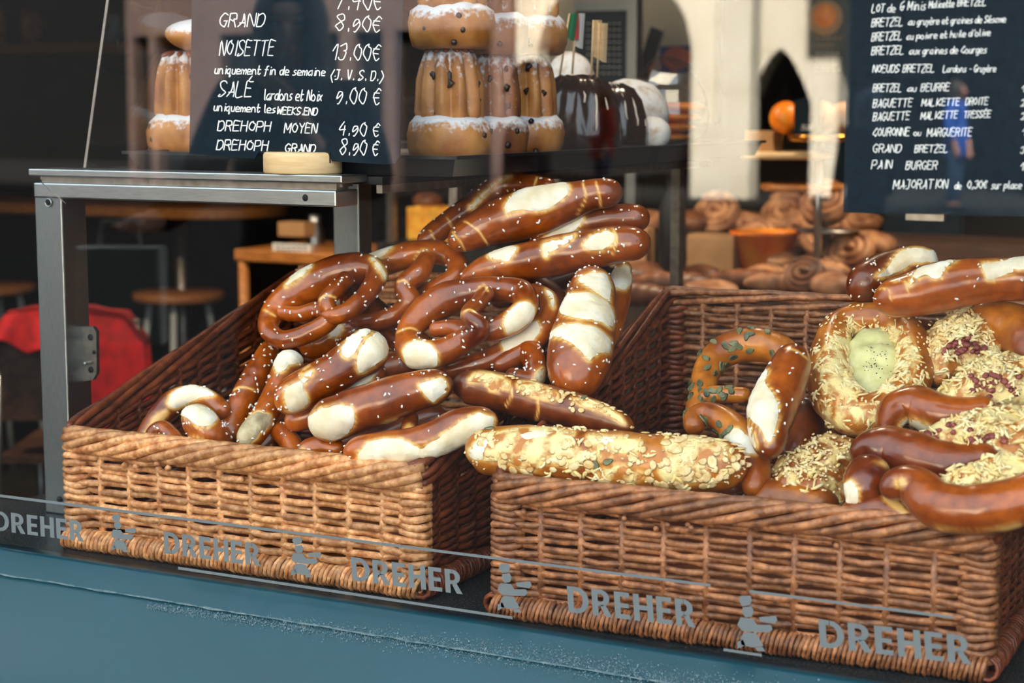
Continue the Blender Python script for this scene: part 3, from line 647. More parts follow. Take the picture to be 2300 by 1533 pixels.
# chocolate cakes
def choco(x, y, rx, ry, h, label, seed):
    c = V((x, y, ZT)); root = thing('chocolate_cake', label, 'cake', c, 'chocolate cakes on the rear tray')
    b = M(); b.lathe((0, 0, 0), [(.9, 0, .0), (1.0, .06), (1.02, .25, .03), (.98, .5, .06), (.86, .75, .08), (.66, .92, .08), (.4, 1.0, .05), (.15, .97)], 72, 0, 11)
    b.v = [c+V((p.x*rx, p.y*ry, p.z*h))*(1+.03*noise.noise(p*5+V((seed, 0, 0)))) for p in b.v]; link('chocolate_glaze', b, 'chocolate', root)
    b = M(); q = random.Random(seed)
    for i in range(9):
        a = -2.9+i*.36; pts = []
        for k in range(9):
            t = .28+.72*k/8; rr = math.sqrt(max(0, 1-(t*.98)**2.6))*1.04
            pts.append(c+V((rx*rr*math.cos(a+.05*k*q.uniform(.2, 1)), ry*rr*math.sin(a), h*(1.01-.8*(1-t)*1.0) if 0 else h*t*1.0)))
        b.tube([c+(p-c)*1.012 for p in pts[::-1][:q.randint(4, 9)]], .0016, 5)
    link('icing_drizzle', b, 'icing', root); return root
choco(on(1388, 300, 'y', .70).x-.062, .70, .062, .056, .106, 'chocolate glazed cake with white icing drips, nearest on the rear tray', 4)
choco(on(1449, 300, 'y', .80).x-.062, .80, .062, .050, .096, 'glossy dark chocolate cake behind the drizzled one', 5)
def sugar_cake(x, y, r, h, label, seed, name='sugared_brioche'):
    c = V((x, y, ZT)); root = thing(name, label, 'brioche', c)
    b = M(); b.blob(V((0, 0, 0)), V((r, 0, 0)), V((0, r, 0)), V((0, 0, h/2)), 28, 16, .10, 22); b.v = [p*(1+.03*noise.noise(p*60))+c+V((0, 0, h*.49)) for p in b.v]; link('sugar_crust', b, 'sugar', root); return root
sugar_cake(on(1500, 300, 'y', .91).x-.06, .91, .06, .105, 'white sugar-dusted brioche behind the chocolate cakes', 1)
sugar_cake(on(1497, 300, 'y', .84).x-.026, .845, .028, .05, 'small sugar-dusted bun in front of the cellophane bag', 2)
sugar_cake(on(1282, 150, 'y', .98).x, .98, .045, .150, 'tall white sugared dome behind the flag sticks', 3)
# flag sticks
def flagstick(px0, py0, px1, py1, y, fm, label, flag):
    a, c = on(px0, py0, 'y', y), on(px1, py1, 'y', y); root = thing('cocktail_stick', label, 'cake pick', c)
    b = M(); b.tube([c, a], .0016, 6); link('stick', b, 'wood_pale', root)
    b = M(); d_ = (c-a).normalized(); s_ = V((.010, .004, 0)); h_ = (a-c).length
    n = 6; top, bot = a-d_*0, a+d_*(flag)
    for i in range(n):
        u0, u1 = i/n, (i+1)/n; w0, w1 = .003*math.sin(u0*7), .003*math.sin(u1*7)
        P = [top+s_*u0+V((0, w0, 0)), top+s_*u1+V((0, w1, 0)), bot+s_*u1+V((0, w1, -.004*u1)), bot+s_*u0+V((0, w0, -.004*u0))]
        b.add(P+[p+V((0, .0006, 0)) for p in P], [(0, 1, 2, 3), (7, 6, 5, 4), (0, 4, 5, 1), (2, 6, 7, 3)])
    link('flag', b, fm, root, False)
flagstick(1279, 30, 1256, 178, .70, 'flag_green', 'cake pick with a green paper flag', .034)
flagstick(1295, 30, 1284, 182, .71, 'paper', 'cake pick with a red and white flag beside the green one', .045)
fs_ = [o for o in sc.objects if o.get('label') == 'cake pick with a red and white flag beside the green one'][0]
a = on(1295, 30, 'y', .709); b = M(); b.box((a.x-.002, a.y-.0012, a.z-.036), (a.x+.003, a.y+.0012, a.z)); link('red_stripe', b, 'flag_red', fs_, False)
flagstick(1333, 45, 1328, 178, .70, 'wood_pale', 'cake pick with a plain tan flag, left of the tan pair', .05)
flagstick(1346, 52, 1341, 178, .70, 'wood_pale', 'cake pick with a plain tan flag, right of the tan pair', .05)
# cellophane bag of biscuits
cb = thing('cellophane_bag', 'clear cellophane bag of biscuits at the far end of the stand', 'bag', on(1520, 320, 'y', 1.08))
c = V((on(1510, 300, 'y', 1.08).x, 1.08, ZT)); b = M(); b.blob(V((0, 0, 0)), V((.06, 0, 0)), V((0, .05, 0)), V((0, 0, .07)), 18, 12, .35, 18); b.v = [p+c+V((0, 0, .07)) for p in b.v]; link('film', b, 'cellophane', cb, False)
for k in range(4):
    b = M(); p = c+V((.008*k-.01, 0, .014+.016*k)); b.blob(p, V((.042, 0, 0)), V((0, .034, 0)), V((0, 0, .008)), 14, 6, .1, 60); link('biscuit', b, 'orange', cb)
# ------------------------------------------------------------------ breads: swept dough with torn crumb patches, salt, seeds and cheese
SA, SB, SC = (2.19, 480, 380), (1.769, 1000, 540), (3.066, 0, 600)
SD, SE = (2.738, 1750, 660), (3.4075, 1500, 700)
def tp(S, p): return (S[1]+p[0]/S[0], S[2]+p[1]/S[0])
def plane(A, B, uy, hf, slope, ins):
    ux = (B-A).normalized(); P = (A+B)/2+uy*ins+V((0, 0, hf)); d = uy*math.cos(slope)+V((0, 0, math.sin(slope))); return P, ux.cross(d).normalized()
PL = plane(LA, LB, Ly, .115, math.radians(41), .055)
PR = plane(RA, RB, Ry, .120, math.radians(36), .060)
def jitter(poly, amp, seed):
    out = []; n = len(poly)
    for i in range(n):
        (x0, y0), (x1, y1) = poly[i], poly[(i+1) % n]; k = max(1, int(math.hypot(x1-x0, y1-y0)/5))
        for j in range(k): out.append((x0+(x1-x0)*j/k, y0+(y1-y0)*j/k))
    for _ in range(3):
        out = [((out[i-1][0]+2*out[i][0]+out[(i+1) % len(out)][0])/4, (out[i-1][1]+2*out[i][1]+out[(i+1) % len(out)][1])/4) for i in range(len(out))]
    return [(x+amp*noise.noise((x*.09, y*.09, seed)), y+amp*noise.noise((x*.09, y*.09, seed+9))) for x, y in out]
def bread(name, label, cat, S, PLN, h, pts, patches=(), salt=0, mt='crust', closed=False, group=None, k=28, bump=.05, lines=(), seeds=0, cap=1.0, step=.0022, flat_=1.0, saltbox=None, seed_part=True):
    """pts: (x, y, radius[, extra height]) traced in crop frame S; patches: (material, bulge, polygon)"""
    P0, Nn = PLN; sd_ = sum(ord(c) for c in label) % 97; q = random.Random(sd_)
    raw = []
    for p in pts:
        x, y = tp(S, p); P = onp(x, y, P0+Nn*(h+(p[3] if len(p) > 3 else 0)), Nn); raw.append((P.x, P.y, P.z, p[2]/S[0]*depth(P)/F))
    dense = cat_rom(raw, 24, closed)
    # even spacing
    C_ = [V(d[:3]) for d in dense]; R_ = [d[3] for d in dense]; cen = []; rad = []
    if closed: C_.append(C_[0]); R_.append(R_[0])
    acc = [0]
    for a, c in zip(C_, C_[1:]): acc.append(acc[-1]+(c-a).length)
    n = max(12, int(acc[-1]/step)); j = 0
    for i in range(n if closed else n+1):
        s_ = acc[-1]*i/n
        while j < len(acc)-2 and acc[j+1] < s_: j += 1
        t = (s_-acc[j])/max(1e-9, acc[j+1]-acc[j]); cen.append(C_[j].lerp(C_[j+1], t)); r = R_[j]+(R_[j+1]-R_[j])*t
        if not closed:
            e = min(s_, acc[-1]-s_); rc = r*cap
            if e < rc: r = r*max(.12, math.sqrt(max(0, 1-(1-e/rc)**2)))
        rad.append(r)
    m_ = len(cen); vs = []; nr_ = []; N0 = None; fs = []
    for i in range(m_):
        a, c = (cen[(i-1) % m_], cen[(i+1) % m_]) if closed else (cen[max(i-1, 0)], cen[min(i+1, m_-1)])
        t = (c-a).normalized(); v = (CAM-cen[i]).normalized(); n0 = (v-t*v.dot(t)).normalized(); n1 = t.cross(n0)
        for jx in range(k):
            th = 2*math.pi*jx/k; d = n0*(math.cos(th)*flat_)+n1*math.sin(th); p = cen[i]+d*rad[i]
            g = 1+bump*noise.noise(p*38)+bump*.45*noise.noise(p*95)
            vs.append(cen[i]+d*rad[i]*g); nr_.append(d)
    for i in range(m_ if closed else m_-1):
        for jx in range(k): fs.append((i*k+jx, i*k+(jx+1) % k, ((i+1) % m_)*k+(jx+1) % k, ((i+1) % m_)*k+jx))
    if not closed: fs += [tuple(range(k))[::-1], tuple(range((m_-1)*k, m_*k))]
    px = [pix(v) for v in vs]; face = [nr_[i].dot((CAM-vs[i]).normalized()) for i in range(len(vs))]
    root = thing(name, label, cat, cen[m_//2]-Nn*max(rad), group)
    b = M(); b.v = vs; b.f = fs; crust = link('crust', b, mt, root)
    pale = [0.0]*len(vs); owned = set(); polys = []
    for pi, (pm, bulge, poly) in enumerate(patches):
        J = jitter([tp(S, p) for p in poly], 2.6, pi+sd_); polys.append(J)
        x0, x1 = min(p[0] for p in J)-16, max(p[0] for p in J)+16; y0, y1 = min(p[1] for p in J)-16, max(p[1] for p in J)+16
        near = {}
        for i, (x, y) in enumerate(px):
            if x0 < x < x1 and y0 < y < y1 and face[i] > -.15:
                near[i] = min((x-a)**2+(y-c)**2 for a, c in J)**.5
                if pm != 'none': pale[i] = max(pale[i], 1.0*math.exp(-(near[i]/4)**1.2) if near[i] < 26 else 0)
        if pm == 'none':
            for i in near:
                if inpoly(px[i][0], px[i][1], J): pale[i] = max(pale[i], bulge*min(1, near[i]/8))
            continue
        sel = []
        for fi, f in enumerate(fs):
            if len(f) != 4 or any(i not in near for i in f): continue
            x = sum(px[i][0] for i in f)/4; y = sum(px[i][1] for i in f)/4
            if inpoly(x, y, J): sel.append(fi)
        if not sel: print('EMPTY PATCH', label, pi); continue
        cnt = {}
        for fi in sel:
            f = fs[fi]
            for a in range(4):
                e = tuple(sorted((f[a], f[(a+1) % 4]))); cnt[e] = cnt.get(e, 0)+1
        edge = {i for e, c in cnt.items() if c == 1 for i in e}
        ids = sorted({i for fi in sel for i in fs[fi]}); mp = {i: a for a, i in enumerate(ids)}; pv = []
        for i in ids:
            p = vs[i].copy(); nn = nr_[i]
            if i in edge:
                x, y = px[i]; a, c = min(J, key=lambda t: (x-t[0])**2+(y-t[1])**2); z = depth(p)/F
                if math.hypot(a-x, c-y) < 7 and face[i] > .25: p += RT*((a-x)*z)-UP*((c-y)*z)
                p += nn*.0004
            else:
                d = near[i]; p += nn*(.0005+bulge*(1-math.exp(-d/9))*(.75+.55*noise.noise(p*120)))
            pv.append(p)
        b = M(); b.v = pv; b.f = [tuple(mp[i] for i in fs[fi]) for fi in sel]
        link({'crumb': 'torn_crumb', 'crumb_grey': 'torn_crumb', 'cheese': 'melted_cheese', 'cheese_melt': 'melted_cheese'}.get(pm, 'topping'), b, pm, root)
    for L_ in lines:
        J = [tp(S, p[:2]) for p in L_]; J = cat_rom(J, 10)
        for i, (x, y) in enumerate(px):
            if face[i] > 0:
                d = min((x-a)**2+(y-c)**2 for a, c in J)**.5
                if d < 9: pale[i] = max(pale[i], .75*math.exp(-(d/2.6)**2))
    at = crust.data.attributes.new('pale', 'FLOAT', 'POINT'); at.data.foreach_set('value', pale)
    # salt on the faces turned to the sky and the pane
    def spots(cnt, poly=None, fmin=.12, avoid=True):
        out = []; tries = 0; J = [tp(S, p) for p in poly] if poly else None
        while len(out) < cnt and tries < cnt*40:
            tries += 1; f = fs[q.randrange(len(fs))]
            if len(f) != 4 or face[f[0]] < fmin: continue
            x, y = px[f[0]]
            if J and not inpoly(x, y, J): continue
            if avoid and any(inpoly(x, y, K) for K in polys): continue
            if not J and nr_[f[0]].z < -.45: continue
            u, v = q.random(), q.random(); p = vs[f[0]].lerp(vs[f[1]], u).lerp(vs[f[3]].lerp(vs[f[2]], u), v); out.append((p, nr_[f[0]]))
        return out
    if salt:
        salt = int(salt*.7)
        b = M(); clus = [s_ for s_ in spots(max(3, salt//7), saltbox)]
        for p, n in spots(salt, saltbox):
            if clus and q.random() < .45:
                pass
            t = n.cross(V((q.uniform(-1, 1), q.uniform(-1, 1), q.uniform(-1, 1)))).normalized(); l = q.uniform(.0014, .0027)
            b.blob(p+n*.0006, t*l, n.cross(t)*l*.55, n*.0011, 5, 4)
        link('coarse_salt', b, 'salt', root, False)['kind'] = 'stuff'
    root['_x'] = 0; del root['_x']
    return root, spots
def shreds(root, sp, n, poly=None, ln=.011, mt='cheese_shred', seed=1, lift=.0008):
    q = random.Random(seed); b = M()
    for p, nn in sp(n, poly, .1, False):
        for rep in range(q.randint(1, 3)):
            t = nn.cross(V((q.uniform(-1, 1), q.uniform(-1, 1), q.uniform(-1, 1)))).normalized(); s_ = nn.cross(t); l = ln*q.uniform(.5, 1.35); c = q.uniform(-1.1, 1.1); e = q.uniform(-1, 1)
            r = q.uniform(.0008, .0020); o_ = p+t*q.uniform(-.004, .004)+s_*q.uniform(-.004, .004)
            b.tube([o_+t*(-l/2), o_+t*(-l*.2)+s_*(c*l*.22)+nn*lift*q.uniform(.3, 1.8), o_+t*(l*.2)+s_*((c+e)*l*.2)+nn*lift*q.uniform(.3, 1.8), o_+t*(l/2)+s_*(e*l*.3)], [r*.6, r, r*1.05, r*.6], 6)
    link('grated_cheese', b, mt, root)['kind'] = 'stuff'
def flakes(root, sp, n, poly, name, mt, a, c, d, seed=2):
    q = random.Random(seed); b = M()
    for p, nn in sp(n, poly, .1, False):
        t = nn.cross(V((q.uniform(-1, 1), q.uniform(-1, 1), q.uniform(-1, 1)))).normalized(); s_ = q.uniform(.65, 1.25)
        b.blob(p+nn*(d*.6+.0006), t*a*s_, nn.cross(t)*c*s_, nn*d, 7, 4)
    link(name, b, mt, root)['kind'] = 'stuff'
def seeds(root, sp, n, poly=None, seed=3):
    q = random.Random(seed)
    for p, nn in sp(n, poly, .1, True):
        t = nn.cross(V((q.uniform(-1, 1), q.uniform(-1, 1), q.uniform(-1, 1)))).normalized(); b = M()
        u = nn.cross(t); n2 = nn
        vs = []
        for a in range(12):
            th = 2*math.pi*a/12; x = math.cos(th); y = math.sin(th)*(1-.28*x); vs.append(p+t*(x*.0058)+u*(y*.0033))
        b.add([v+n2*.0003 for v in vs]+[p+(v-p)*.82+n2*.0017 for v in vs], [(i, (i+1) % 12, 12+(i+1) % 12, 12+i) for i in range(12)]+[tuple(range(12, 24))])
        link('pumpkin_seed', b, 'seed', root, False)
SP = 'pretzels heaped in the left basket'
# --- left basket, from the back of the heap to the front
bread('pretzel', 'brown roll end showing pale crumb behind the split-topped braid', 'pretzel', SA, PL, -.03, [(2020, 460, 40), (1995, 600, 62), (1960, 760, 60), (1900, 900, 50)], [('crumb', .001, [(1945, 500), (2040, 470), (2062, 540), (2030, 595), (1960, 580)])], 14, group=SP)
bread('pretzel', 'dark pretzel arm rising behind the topmost split roll', 'pretzel', SA, PL, .0, [(1010, 375, 40), (1080, 320, 56), (1180, 245, 60), (1280, 180, 66), (1370, 105, 66), (1460, 75, 60), (1580, 78, 52), (1680, 100, 46)], [('crumb', .0005, [(1245, 195), (1330, 110), (1430, 30), (1470, 28), (1400, 62), (1330, 130), (1270, 205)])], 30, lines=[[(1065, 300), (1085, 345), (1110, 400)], [(1150, 240), (1175, 290)], [(1590, 40), (1575, 85)]], group=SP)
bread('pretzel', 'plump roll end sticking out under the topmost split roll', 'pretzel', SA, PL, .015, [(1560, 400, 50), (1680, 320, 72), (1800, 275, 74), (1950, 245, 72), (2070, 240, 70), (2142, 240, 66)], [('crumb', .001, [(1615, 350), (1680, 290), (1800, 235), (1830, 225), (1790, 290), (1700, 345), (1650, 375)])], 20, group=SP)
bread('pretzel', 'pretzel roll with three pale splits under the topmost pair', 'pretzel', SA, PL, .03, [(1215, 545, 30), (1330, 500, 72), (1480, 460, 88), (1650, 430, 98), (1830, 395, 100), (1990, 370, 92), (2090, 365, 82), (2142, 370, 74)],
      [('crumb', .0016, [(1340, 430), (1390, 385), (1450, 370), (1500, 385), (1475, 420), (1440, 465), (1425, 440), (1360, 445)]), ('crumb', .0012, [(1610, 365), (1700, 345), (1790, 315), (1740, 365), (1660, 405), (1630, 445), (1615, 400)]), ('crumb', .0012, [(1810, 370), (1860, 325), (1930, 300), (1980, 320), (1965, 370), (1900, 400), (1830, 395)])], 40, group=SP, lines=[[(1960, 290), (1985, 340), (1960, 420)]])
bread('pretzel', 'topmost long pretzel roll with one broad cream split, crowning the left heap', 'pretzel', SA, PL, .05, [(1157, 375, 50), (1230, 335, 78), (1330, 285, 98), (1460, 240, 118), (1600, 205, 118), (1730, 165, 100), (1850, 130, 80), (1950, 115, 74), (2008, 110, 70)],
      [('crumb', .003, [(1420, 200), (1450, 150), (1500, 90), (1600, 60), (1700, 55), (1758, 85), (1745, 120), (1660, 190), (1580, 205), (1510, 195), (1430, 218)])], 40, lines=[[(1235, 255), (1300, 300), (1350, 375)], [(1175, 310), (1215, 360), (1240, 410)], [(1815, 70), (1830, 140), (1790, 220)], [(1880, 65), (1895, 120), (1905, 185)]], group=SP)
bread('pretzel', 'twisted pretzel lying behind the big looped one at the left shoulder of the heap', 'pretzel', SA, PL, .012, [(1060, 415, 40, .02), (1015, 500, 52, .025), (940, 575, 52, .02), (965, 650, 55, .01), (900, 715, 50), (800, 745, 45), (700, 740, 40, -.01), (660, 640, 40, -.02), (720, 510, 55, -.01), (850, 455, 66), (980, 415, 64), (1110, 410, 60), (1190, 450, 56), (1190, 520, 52), (1110, 575, 46), (1010, 610, 40, -.01), (930, 640, 35, -.02)],
      [('crumb', .001, [(720, 430), (780, 395), (890, 372), (850, 415), (800, 445), (745, 448)])], 60, group=SP, lines=[[(985, 440), (1020, 400), (1060, 400)], [(900, 555), (935, 545), (955, 560)]])
bread('pretzel', 'big looped pretzel with salted knot at the upper left of the heap', 'pretzel', SA, PL, .045, [(305, 700, 36), (420, 712, 40), (520, 690, 42, .006), (600, 720, 44, .012), (700, 668, 48, .008), (780, 575, 50), (795, 500, 62), (690, 490, 84), (540, 535, 90), (400, 610, 82), (300, 690, 62), (268, 780, 50), (340, 838, 46), (470, 805, 48), (575, 735, 46, .006), (555, 650, 44, .02), (610, 585, 42, .02), (668, 520, 44, .015)],
      [('crumb', .001, [(345, 585), (375, 530), (430, 480), (490, 462), (455, 510), (400, 560)]), ('crumb', .0005, [(765, 428), (800, 440), (850, 520), (850, 555), (815, 500), (780, 455)])], 85, group=SP, lines=[[(520, 640), (555, 618), (600, 632)], [(250, 690), (300, 720)]], step=.002)
bread('pretzel', 'pretzel lying under the looped one with the cut white ends, seen from its edge', 'pretzel', SA, PL, .012, [(1550, 590, 45), (1640, 650, 58), (1640, 740, 62), (1570, 830, 66), (1420, 910, 62), (1260, 970, 56), (1130, 1000, 46)], [('crumb', .001, [(1405, 850), (1450, 812), (1590, 742), (1612, 790), (1560, 850), (1430, 898)]), ('crumb', .0005, [(1630, 580), (1670, 610), (1680, 690), (1665, 690), (1650, 630)])], 30, group=SP)
bread('pretzel', 'looped pretzel with two cut white ends in the middle of the heap', 'pretzel', SA, PL, .05, [(1060, 790, 38), (1180, 780, 44), (1290, 800, 46, .004), (1380, 790, 56), (1470, 745, 66), (1530, 680, 64), (1510, 605, 66), (1390, 590, 62), (1260, 605, 74), (1120, 650, 84), (1000, 740, 72), (950, 830, 62), (990, 900, 78), (1100, 905, 70), (1230, 845, 60), (1310, 780, 50, .018), (1255, 715, 44, .028), (1305, 655, 42, .022), (1350, 595, 44, .012)],
      [('crumb', .0022, [(924, 900), (950, 860), (1000, 838), (1060, 855), (1106, 910), (1100, 970), (1030, 980), (955, 975)]), ('crumb', .0022, [(1425, 750), (1440, 710), (1500, 655), (1550, 648), (1585, 685), (1565, 745), (1500, 790), (1440, 815)])], 85, group=SP, lines=[[(1210, 720), (1250, 690), (1285, 700)], [(1300, 590), (1330, 570), (1350, 600)], [(900, 800), (960, 780), (1000, 790)]], step=.002)
bread('pretzel', 'thick braided roll with two broad cream splits at the right side of the heap', 'pretzel', SA, PL, .02, [(1860, 500, 70), (1860, 580, 112), (1850, 690, 136), (1815, 820, 158), (1795, 940, 160), (1770, 1040, 128), (1755, 1112, 90)],
      [('crumb', .004, [(1635, 830), (1690, 770), (1780, 755), (1880, 775), (1955, 835), (1950, 905), (1890, 900), (1845, 950), (1795, 880), (1710, 825)]), ('crumb', .004, [(1698, 680), (1740, 610), (1850, 605), (1940, 650), (1978, 740), (1960, 790), (1900, 745), (1800, 735), (1710, 715)]), ('crumb', .003, [(1785, 545), (1840, 510), (1930, 510), (1958, 580), (1945, 660), (1890, 610)])], 55, group=SP, k=36)
bread('pretzel', 'salted pretzel piece with a grey torn end tucked below the cut white ends', 'pretzel', SA, PL, .01, [(1370, 985, 45), (1460, 930, 58), (1540, 890, 62), (1580, 960, 58), (1570, 1040, 48), (1440, 1010, 50)], [('crumb_grey', .001, [(1570, 1060), (1590, 990), (1625, 970), (1625, 1030), (1600, 1065)])], 45, group=SP)
bread('pretzel', 'dark pretzel back hidden under the big looped one, salt at its edge', 'pretzel', SA, PL, -.012, [(420, 880, 60), (520, 850, 75), (620, 800, 75), (740, 800, 60)], [('crumb', .001, [(560, 800), (600, 765), (640, 770), (620, 810), (580, 830)])], 30, group=SP)
bread('pretzel', 'long notched pretzel side with thick salt standing at the left of the heap', 'pretzel', SA, PL, .01, [(285, 850, 40), (255, 930, 62), (205, 1030, 72), (150, 1130, 70), (105, 1230, 62), (80, 1330, 50)], [], 75, group=SP, lines=[[(95, 1085), (140, 1070), (200, 1085)]])
bread('pretzel', 'upright pretzel end with a rounded white knob at the left of the heap', 'pretzel', SA, PL, .03, [(400, 910, 76), (350, 1000, 70), (300, 1110, 62), (250, 1210, 66), (190, 1300, 68), (140, 1375, 50)],
      [('crumb', .003, [(290, 950), (330, 895), (400, 868), (455, 885), (474, 925), (430, 955), (370, 960), (335, 1005), (305, 1000)]), ('crumb_grey', .0015, [(105, 1290), (170, 1220), (215, 1190), (285, 1210), (280, 1260), (225, 1300), (150, 1385)])], 50, group=SP)
bread('pretzel', 'shiny pretzel roll with a large white torn end at the centre left', 'pretzel', SA, PL, .065, [(330, 1190, 60), (390, 1120, 98), (490, 1055, 96), (600, 995, 100), (700, 930, 108), (790, 870, 110), (845, 835, 92)],
      [('crumb', .003, [(345, 1110), (352, 1070), (420, 1050), (455, 1000), (500, 985), (430, 1075), (475, 1135), (440, 1180), (365, 1200)]), ('crumb', .0025, [(700, 945), (725, 870), (790, 805), (845, 785), (880, 830), (850, 920), (770, 980), (715, 1010)]), ('crumb', .002, [(620, 895), (660, 830), (760, 770), (790, 780), (720, 850), (690, 910), (645, 935)])], 45, group=SP, lines=[[(470, 960), (430, 1000), (420, 1060)]])
bread('pretzel', 'shiny roll below it with a small pale underside', 'pretzel', SA, PL, .03, [(350, 1250, 50), (470, 1210, 62), (600, 1130, 60), (760, 1030, 55), (840, 970, 40)], [('crumb', .001, [(610, 1120), (700, 1040), (790, 1005), (770, 1045), (680, 1095)])], 15, group=SP)
bread('pretzel', 'broad roll with white torn ends left and right, low in the middle of the heap', 'pretzel', SA, PL, .06, [(470, 1250, 80), (560, 1235, 108), (700, 1185, 108), (850, 1135, 108), (1000, 1085, 96), (1110, 1070, 84), (1165, 1080, 60)],
      [('crumb', .004, [(463, 1215), (520, 1180), (620, 1155), (690, 1170), (692, 1250), (650, 1310), (590, 1335), (490, 1310), (465, 1260)]), ('crumb', .003, [(1000, 1055), (1060, 1040), (1130, 1020), (1155, 1090), (1110, 1120), (1080, 1150), (1040, 1110)]), ('crumb', .001, [(800, 1290), (860, 1240), (920, 1225), (890, 1270), (830, 1300)])], 30, group=SP)
bread('pretzel', 'crescent roll with one long white torn face resting on the front rim', 'pretzel', SA, PL, .055, [(640, 1400, 55), (730, 1385, 78), (850, 1370, 84), (970, 1355, 84), (1090, 1320, 86), (1200, 1265, 88), (1310, 1250, 86), (1400, 1245, 60)],
      [('crumb', .004, [(705, 1410), (745, 1350), (830, 1320), (920, 1325), (1020, 1375), (1100, 1325), (1230, 1230), (1300, 1195), (1380, 1220), (1375, 1300), (1280, 1370), (1120, 1425), (960, 1462), (800, 1462), (720, 1445)])], 8, group=SP)
bread('pretzel', 'stubby nub of crust poking up behind the crescent roll', 'pretzel', SA, PL, .03, [(965, 1330, 50), (962, 1270, 44), (975, 1210, 34), (980, 1195, 26)], [('none', .5, [(910, 1280), (960, 1230), (1010, 1270), (1000, 1340), (910, 1340)])], 0, group=SP)
bread('pretzel', 'small dark pretzel bend with a cream wedge just behind the front rim', 'pretzel', SA, PL, .03, [(410, 1410, 40), (480, 1380, 62), (560, 1370, 62), (640, 1390, 45)], [('crumb', .002, [(395, 1430), (440, 1365), (455, 1425)])], 16, group=SP)
bread('pretzel', 'dark pretzel bend in the gap left of the cream wedge', 'pretzel', SA, PL, .012, [(300, 1270, 50), (360, 1320, 52), (400, 1390, 50), (380, 1450, 45)], [], 10, group=SP)
bread('pretzel', 'arched pretzel shoulder with a large white split at the left end of the basket', 'pretzel', SC, PL, .03, [(940, 1260, 50), (1010, 1140, 66), (1110, 1010, 82), (1220, 915, 88), (1360, 890, 76), (1480, 930, 62), (1560, 1010, 50)],
      [('crumb', .003, [(1150, 945), (1180, 870), (1250, 820), (1330, 808), (1430, 835), (1492, 885), (1400, 890), (1300, 930), (1200, 978)]), ('none', .55, [(935, 1190), (1060, 1000), (1160, 950), (1180, 1010), (1050, 1180), (1000, 1250)])], 12, group=SP)
bread('pretzel', 'stout roll end with a white cap leaning on the left part of the front rim', 'pretzel', SC, PL, .05, [(1290, 1010, 80), (1370, 1060, 120), (1450, 1170, 122, -.015), (1540, 1280, 100, -.05), (1590, 1330, 70, -.075)],
      [('crumb', .004, [(1222, 1015), (1270, 960), (1350, 942), (1440, 970), (1505, 1025), (1470, 1085), (1400, 1100), (1330, 1075), (1290, 1030)]), ('crumb', .001, [(1260, 1170), (1330, 1180), (1400, 1185), (1370, 1225), (1290, 1215)])], 30, group=SP)
bread('pretzel', 'small rounded pretzel loop beside the white-capped roll end', 'pretzel', SC, PL, .035, [(1050, 1230, 50), (1060, 1140, 56), (1130, 1110, 56), (1200, 1170, 56), (1260, 1250, 56), (1320, 1310, 45)], [], 16, group=SP)
# unseen-but-real support inside the basket
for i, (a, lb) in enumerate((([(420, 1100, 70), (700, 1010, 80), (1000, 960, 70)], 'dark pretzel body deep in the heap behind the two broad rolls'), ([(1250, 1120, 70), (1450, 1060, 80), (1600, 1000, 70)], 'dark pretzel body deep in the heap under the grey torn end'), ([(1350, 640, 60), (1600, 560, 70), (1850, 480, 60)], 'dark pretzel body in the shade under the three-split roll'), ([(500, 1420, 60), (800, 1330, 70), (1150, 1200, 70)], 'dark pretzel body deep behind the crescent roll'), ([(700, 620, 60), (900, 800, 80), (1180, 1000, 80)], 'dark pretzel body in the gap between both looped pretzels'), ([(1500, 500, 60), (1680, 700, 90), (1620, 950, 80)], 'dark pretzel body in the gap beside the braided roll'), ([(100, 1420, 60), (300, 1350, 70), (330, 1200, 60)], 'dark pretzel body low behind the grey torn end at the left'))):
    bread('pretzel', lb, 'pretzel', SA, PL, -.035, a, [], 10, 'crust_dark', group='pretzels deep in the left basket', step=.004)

# --- the two loose baguettes lying over the baskets
def lie(pts, S, z, rr):   # a plane through the rims for breads lying across both baskets
    return None
PM = plane(LA.lerp(LB, 1.0), RA, Ly, .15, math.radians(20), .02)
PM = (on(1240, 985, 'z', CZ+.17), V((.12, -.62, .78)).normalized())
r_, sp = bread('pretzel_baguette', 'dark pretzel baguette with cheese crumbs bridging the gap between the baskets', 'baguette', SB, PM, .0, [(28, 590, 40), (80, 580, 66), (180, 592, 76), (300, 622, 78), (430, 655, 76), (560, 690, 70), (670, 725, 58), (745, 755, 36)],
   [('cheese', .001, [(85, 560), (120, 522), (180, 525), (240, 550), (262, 590), (225, 580), (190, 600), (150, 560)]), ('cheese', .0012, [(280, 565), (350, 560), (450, 610), (440, 635), (360, 620), (300, 600)]), ('cheese', .0012, [(500, 630), (600, 640), (690, 690), (720, 735), (640, 690), (560, 660)])], 0, mt='crust_dark', lines=[[(355, 600), (370, 660), (360, 720)], [(255, 560), (265, 610), (240, 660)]])
flakes(r_, sp, 60, [(90, 520), (300, 540), (500, 600), (700, 660), (745, 740), (600, 680), (400, 640), (200, 590)], 'almond_flakes', 'almond', .0034, .0026, .0008)
seeds(r_, sp, 5, [(460, 600), (600, 620), (620, 650), (470, 640)])
